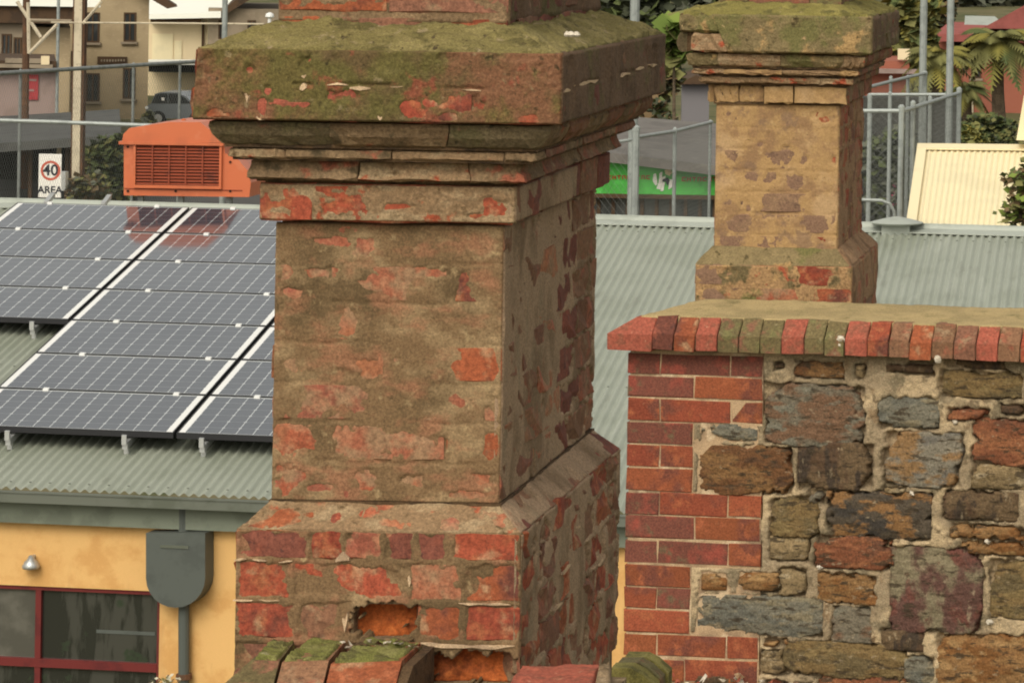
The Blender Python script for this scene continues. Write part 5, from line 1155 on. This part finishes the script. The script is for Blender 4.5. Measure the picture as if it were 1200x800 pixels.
def glyphs(px0, px1, py, h, n, mt):
    b = MB(); w_ = (px1-px0)/n
    for i in range(n):
        x = px0+i*w_; k = i % 4
        A0 = lambda fx, fy: at(x+fx*w_*.8, py+h*fy, Yg)
        for (x0, y0, x1, y1) in (((0, 0, .28, 1), (.28, 0, .95, .25), (.28, .75, .95, 1)), ((0, 0, .28, 1), (.65, 0, .95, 1), (.28, .4, .65, .6)), ((0, 0, .95, .25), (.35, .25, .62, 1)), ((0, 0, .28, 1), (.65, 0, .95, 1), (.28, 0, .65, .22)))[k]:
            p, q = A0(x0, y1), A0(x1, y0); b.box((p.x, Yg-.02, p.z), (q.x, Yg-.003, q.z))
    return b.build('sign_lettering', mt, gsn)
glyphs(712, 763, 205.5, 4.6, 9, m_redtxt); glyphs(799, 848, 207.5, 5.0, 8, m_redtxt); glyphs(640, 705, 203, 4.5, 10, m_redtxt)
b = MB()
def fp(pts, dy=.018): b.prism([V((at(px, py, Yg).x, Yg-dy, at(px, py, Yg).z)) for px, py in pts], (0, .012, 0))
for pts in (((766, 204), (769, 203), (770.5, 216), (768, 217.5), (765, 212)), ((773, 203), (776, 201), (776.5, 212), (774, 222), (769.5, 221), (772, 213)), ((776, 208), (780, 206), (779, 211), (776.5, 213)), ((775, 212.5), (779, 214), (777.5, 223.5), (774, 224), (775.5, 217)), ((785, 210), (790, 211), (791, 214), (788.5, 216), (787, 220), (783.5, 222), (784, 216))): fp(pts)
b.build('kick_figure_emblem', m_signwhite, gsn)
b = MB(); fp(((776.5, 210), (783, 208), (785, 212), (782.5, 218), (780, 213), (776, 213)), .022); b.build('emblem_belt', m_signblack, gsn)
b = MB(); fp(((779, 199), (785, 198), (788, 202), (785, 206), (780, 204)), .020); b.build('emblem_head', m_paleb, gsn)
# red brick house with maroon roof, far right
Yh = 150
p = at(1150, 140, Yh); t = thing('brick_house', 'red brick house with a maroon roof behind the palms', 'building', (p.x, Yh, gz(Yh)))
bwall(1098, 1300, Yh, 8, 0, at(1150, 44, Yh).z).build('wall', m_redb, t)
q = [at(1095, 40, Yh-1), at(1300, 43, Yh-1), at(1300, 27, Yh+2), at(1112, 26, Yh+2)]
MB().prism(q, V((0, 0, -.3))).build('roof', m_maroon, t)
q = [at(1150, 34, Yh-1.4), at(1240, 34, Yh-1.4), at(1240, -15, Yh-1.4), at(1172, 22, Yh-1.4)]
MB().prism(q, (0, 9, 0)).build('roof_gable', m_maroon, t)
MB().prism([at(1130, 30, Yh+1.2), at(1178, 30, Yh+1.2), at(1166, 19.5, Yh+3), at(1131, 18.5, Yh+3)], V((0, 0, -.2))).build('roof_lantern', m_trim, t)
b = MB(); fbox(b, 1118, 44, 1168, 49, Yh-.9, .8); b.build('verandah_beam', m_greyb, t)
b = MB(); fbox(b, 1118, 49, 1168, 66, Yh-.02, .018); b.build('verandah_shade', m_black, t)
windows(t, [(1138, 70, 1150, 92)], Yh-.01)
MB().tube([at(1139.5, 100, Yh-.1), at(1139.5, 160, Yh-.1)], .05, 6).build('downpipe', m_polec, t)
# brick bits between chimneys' far side: small house
Yq = 132
p = at(1030, 90, Yq); t = thing('brick_house', 'small red brick house glimpsed above the cage fence', 'building', (p.x, Yq, gz(Yq)))
bwall(960, 1066, Yq, 6, 0, at(1040, 72, Yq).z).build('wall', m_redb, t)
b = MB(); fbox(b, 1052, 58, 1067, 70, Yq-.2, .5); b.build('chimney_cap', m_paleb, t)
b = MB(); fbox(b, 960, 82, 1080, 85, Yq-.6, .5); b.build('verandah_edge', m_pinkb, t)
# dark sheet added to give the cage its dark interior
Yd = 112
b = MB(); fbox(b, 1000, 116, 1122, 300, Yd, 1); t = tag(b.build('dark_backing_sheet', m_backingdark), 'added dark backing sheet behind the cage fence', 'wall')
Yr = 128
p = at(815, 115, Yr); t = thing('brick_house', 'grey purplish garage end between the two chimneys', 'building', (p.x, Yr, gz(Yr)))
bwall(800, 832, Yr, 6, 0, at(815, 96, Yr).z).build('wall', M('purple_grey', (.17, .16, .165), rough=.9), t)
MB().prism([at(794, 99, Yr-.4), at(816, 88, Yr-.4), at(838, 99, Yr-.4)], back(838, 6)).build('roof', m_eave, t)

# ================================================================== TREES, PALMS, SHRUBS
def leaves(b, c, rad, n, size, mats=1, flat_=.8):
    for _ in range(n):
        d = V((random.gauss(0, 1), random.gauss(0, 1), random.gauss(0, 1))).normalized()*(random.random()**.45)
        p = V(c)+V((d.x*rad[0], d.y*rad[1], d.z*rad[2])); s_ = size*random.uniform(.6, 1.35)
        a_ = V((random.gauss(0, 1), random.gauss(0, 1), random.gauss(0, .6))).normalized(); n_ = V((random.gauss(0, .6), random.gauss(0, .6)-.3, 1)).normalized()
        u = a_.cross(n_).normalized()*s_*.5; w_ = n_.cross(u).normalized()*s_
        b.add([p, p+u+w_*.45, p+w_, p-u+w_*.45], [(0, 1, 2, 3)], random.randrange(mats))
def tree(label, px, pytop, pybot, y, wpx, mats, size=.35, n=900, cat='tree', name='tree', group=None, trunk=True, blobs=9, z0=None):
    c0, c1 = at(px, pybot, y), at(px, pytop, y); zb_ = gz(y); w_ = wpx/2/F*y; h = c1.z-c0.z
    t = thing(name, label, cat, (c0.x, y, zb_), group=group)
    b = MB()
    for k in range(blobs):
        a_ = random.uniform(0, 6.28); rr = random.uniform(.1, .75); fz = (k+.5)/blobs
        cx_ = c0.x+math.cos(a_)*rr*w_*(1-.35*fz); cy_ = y+math.sin(a_)*rr*w_; cz_ = c0.z+h*(.15+.75*fz)
        r_ = random.uniform(.34, .52)
        leaves(b, (cx_, cy_, cz_), (w_*r_, w_*r_, min(h*.25, w_*r_*.9)), n//blobs, size, len(mats))
    b.build('crown', mats, t)
    if trunk:
        k = MB().tube([(c0.x, y, zb_), (c0.x+.1*w_, y, zb_+(c0.z-zb_)*.6), (c0.x-.05*w_, y, c0.z+h*.45)], max(.08, w_*.09), 7, r2=max(.03, w_*.03))
        for q in range(4):
            a_ = q*1.7; k.tube([(c0.x, y, c0.z+h*.1*q*.5), (c0.x+math.cos(a_)*w_*.55, y+math.sin(a_)*w_*.55, c0.z+h*(.4+.1*q))], max(.03, w_*.035), 5, r2=.015)
        k.build('trunk', m_bark, t)
    return t
L = LEAF
def palm(label, px, py, y, rpx, n=22, mats=(L['olive'], L['green'], L['olive'], L['yellow'])):
    c = at(px, py, y); zb_ = gz(y); Rr = rpx/F*y
    t = thing('palm_tree', label, 'palm tree', (c.x, y, zb_), group='palms by the red house')
    MB().tube([(c.x+.1, y, zb_), (c.x, y, (zb_+c.z)/2), (c.x, y, c.z)], .28, 9, r2=.20).build('trunk', m_bark, t)
    b = MB()
    for i in range(n):
        a_ = i*2.399+random.uniform(-.2, .2); el = random.uniform(-.35, 1.1); d = V((math.cos(a_), math.sin(a_), 0)); k = 14; mi = random.randrange(len(mats))
        pts = []
        for q in range(k+1):
            s_ = q/k; pts.append(V((c.x, y, c.z))+d*(Rr*s_*math.cos(el*.6))+V((0, 0, Rr*(math.sin(el)*s_-.75*s_*s_))))
        for q in range(1, k):
            ax = (pts[q+1]-pts[q-1]).normalized(); sd_ = ax.cross(V((0, 0, 1))).normalized(); ll = Rr*.30*math.sin(math.pi*min(1, .18+q/k*.82))
            for sg_ in (1, -1):
                tip = pts[q]+sd_*sg_*ll+ax*ll*.55+V((0, 0, -ll*.45)); b.add([pts[q]-ax*.06*Rr, pts[q]+ax*.05*Rr, tip], [(0, 1, 2)], mi)
        for q in range(k): 
            sd_ = (pts[q+1]-pts[q]).cross(V((0, 0, 1))).normalized()*.03; b.add([pts[q]-sd_, pts[q]+sd_, pts[q+1]+sd_*.5, pts[q+1]-sd_*.5], [(0, 1, 2, 3)], mi)
    b.build('crown', list(mats), t)
palm('tall palm with drooping fronds before the maroon roof at the right edge', 1170, 48, 139, 56, n=56)
palm('yellowish low palm between the two tall poles on the right', 1100, 66, 128, 48, n=52, mats=(L['olive'], L['yellow'], L['olive']))
palm('smaller palm fronds low before the red brick wall', 1132, 104, 132, 34, n=40)
tree('large dark tree mass filling the top behind the sandy chimney', 880, -60, 60, 215, 300, [L['dark'], L['green'], L['dark'], L['hazy']], .75, 5200, blobs=26)
tree('olive green tree right of the sandy chimney cap', 1068, -30, 95, 138, 70, [L['olive'], L['green'], L['olive'], L['yellow']], .42, 2600, blobs=16)
tree('dark hazy tree crowns along the upper right corner', 1150, -60, 30, 240, 190, [L['dark'], L['hazy'], L['hazy']], .8, 4200, blobs=22)
tree('dark leafy tree behind the far tall pole', 1105, -40, 75, 175, 60, [L['dry'], L['dark'], L['olive']], .5, 1800, blobs=14)
tree('tangled dark tree behind the right shoulder of the near chimney', 735, -50, 70, 170, 110, [L['dark'], L['green'], L['dark']], .55, 3000, blobs=18)
tree('bright green broad leafed sapling between the two chimneys', 790, 22, 75, 100, 26, [L['bright'], L['bright'], L['olive']], .6, 160, blobs=5)
tree('brown twiggy bush below the bright sapling', 772, 55, 135, 122, 60, [L['dry'], L['olive'], L['dark']], .35, 1500, cat='bush', name='bush', blobs=10)
tree('dark green hedge bush before the garage between the chimneys', 772, 122, 160, 118, 56, [L['dark'], L['green'], L['dry']], .3, 1000, cat='bush', name='bush', blobs=8)
tree('clipped green hedge before the red brick wall', 1156, 139, 172, 120, 90, [L['green'], L['dark'], L['green'], L['olive']], .22, 3600, cat='hedge', name='hedge', blobs=20, trunk=False)
tree('yellow green low plants at the foot of the hedge by the pole', 1143, 150, 176, 112, 42, [L['yellow'], L['olive'], L['green']], .22, 900, cat='plant', name='plant', blobs=8, trunk=False)
tree('leafy shrub overlapping the cream shed roof at the right edge', 1203, 190, 275, 38.6, 76, [L['olive'], L['green'], L['dry'], L['bright']], .085, 900, cat='shrub', name='shrub', blobs=16)
tree('dark shrub between the utility pole and the orange cooler', 122, 160, 240, 99, 66, [L['dark'], L['green'], L['green'], L['olive']], .22, 2800, cat='shrub', name='shrub', blobs=16)
tree('pale plants below the utility pole behind the ridge', 100, 205, 250, 93, 60, [L['hazy'], L['dry'], L['olive']], .16, 900, cat='plant', name='plant', blobs=8, trunk=False)
tree('grey green bush beside the parked car', 174, 132, 152, 132, 18, [L['olive'], L['hazy']], .2, 500, cat='bush', name='bush', blobs=6, trunk=False)
tree('dark bushes inside the cage fence', 1040, 150, 262, 78, 80, [L['dark'], L['green'], L['hazy'], L['dark']], .2, 2600, cat='bush', name='bush', blobs=14, trunk=False)
fl = tree('pink flowering plant behind the fence posts beside the sandy chimney', 1049, 206, 250, 70, 16, [L['hazy'], M('pink_petal', (.42, .05, .13), rough=.7), L['hazy'], L['dark'], L['dark']], .09, 160, cat='plant', name='plant', blobs=5, trunk=False)
tree('small weeds in the gutter of ground below the downpipe', 205, 797, 822, 23.6, 100, [L['olive'], L['dry'], L['olive'], M('pale_petal', (.5, .46, .34), rough=.8)], .028, 260, cat='weeds', name='weed', blobs=9, trunk=False)
# far tree belt that reads as one mass
b = MB()
for k in range(70):
    y = random.uniform(250, 330); x = at(random.uniform(-60, 1300), 0, y).x
    leaves(b, (x, y, gz(y)+random.uniform(1, 9)), (5, 5, 4), 110, 1.3, 3)
o = b.build('far_trees', [L['dark'], L['hazy'], L['green']]); o['kind'] = 'stuff'
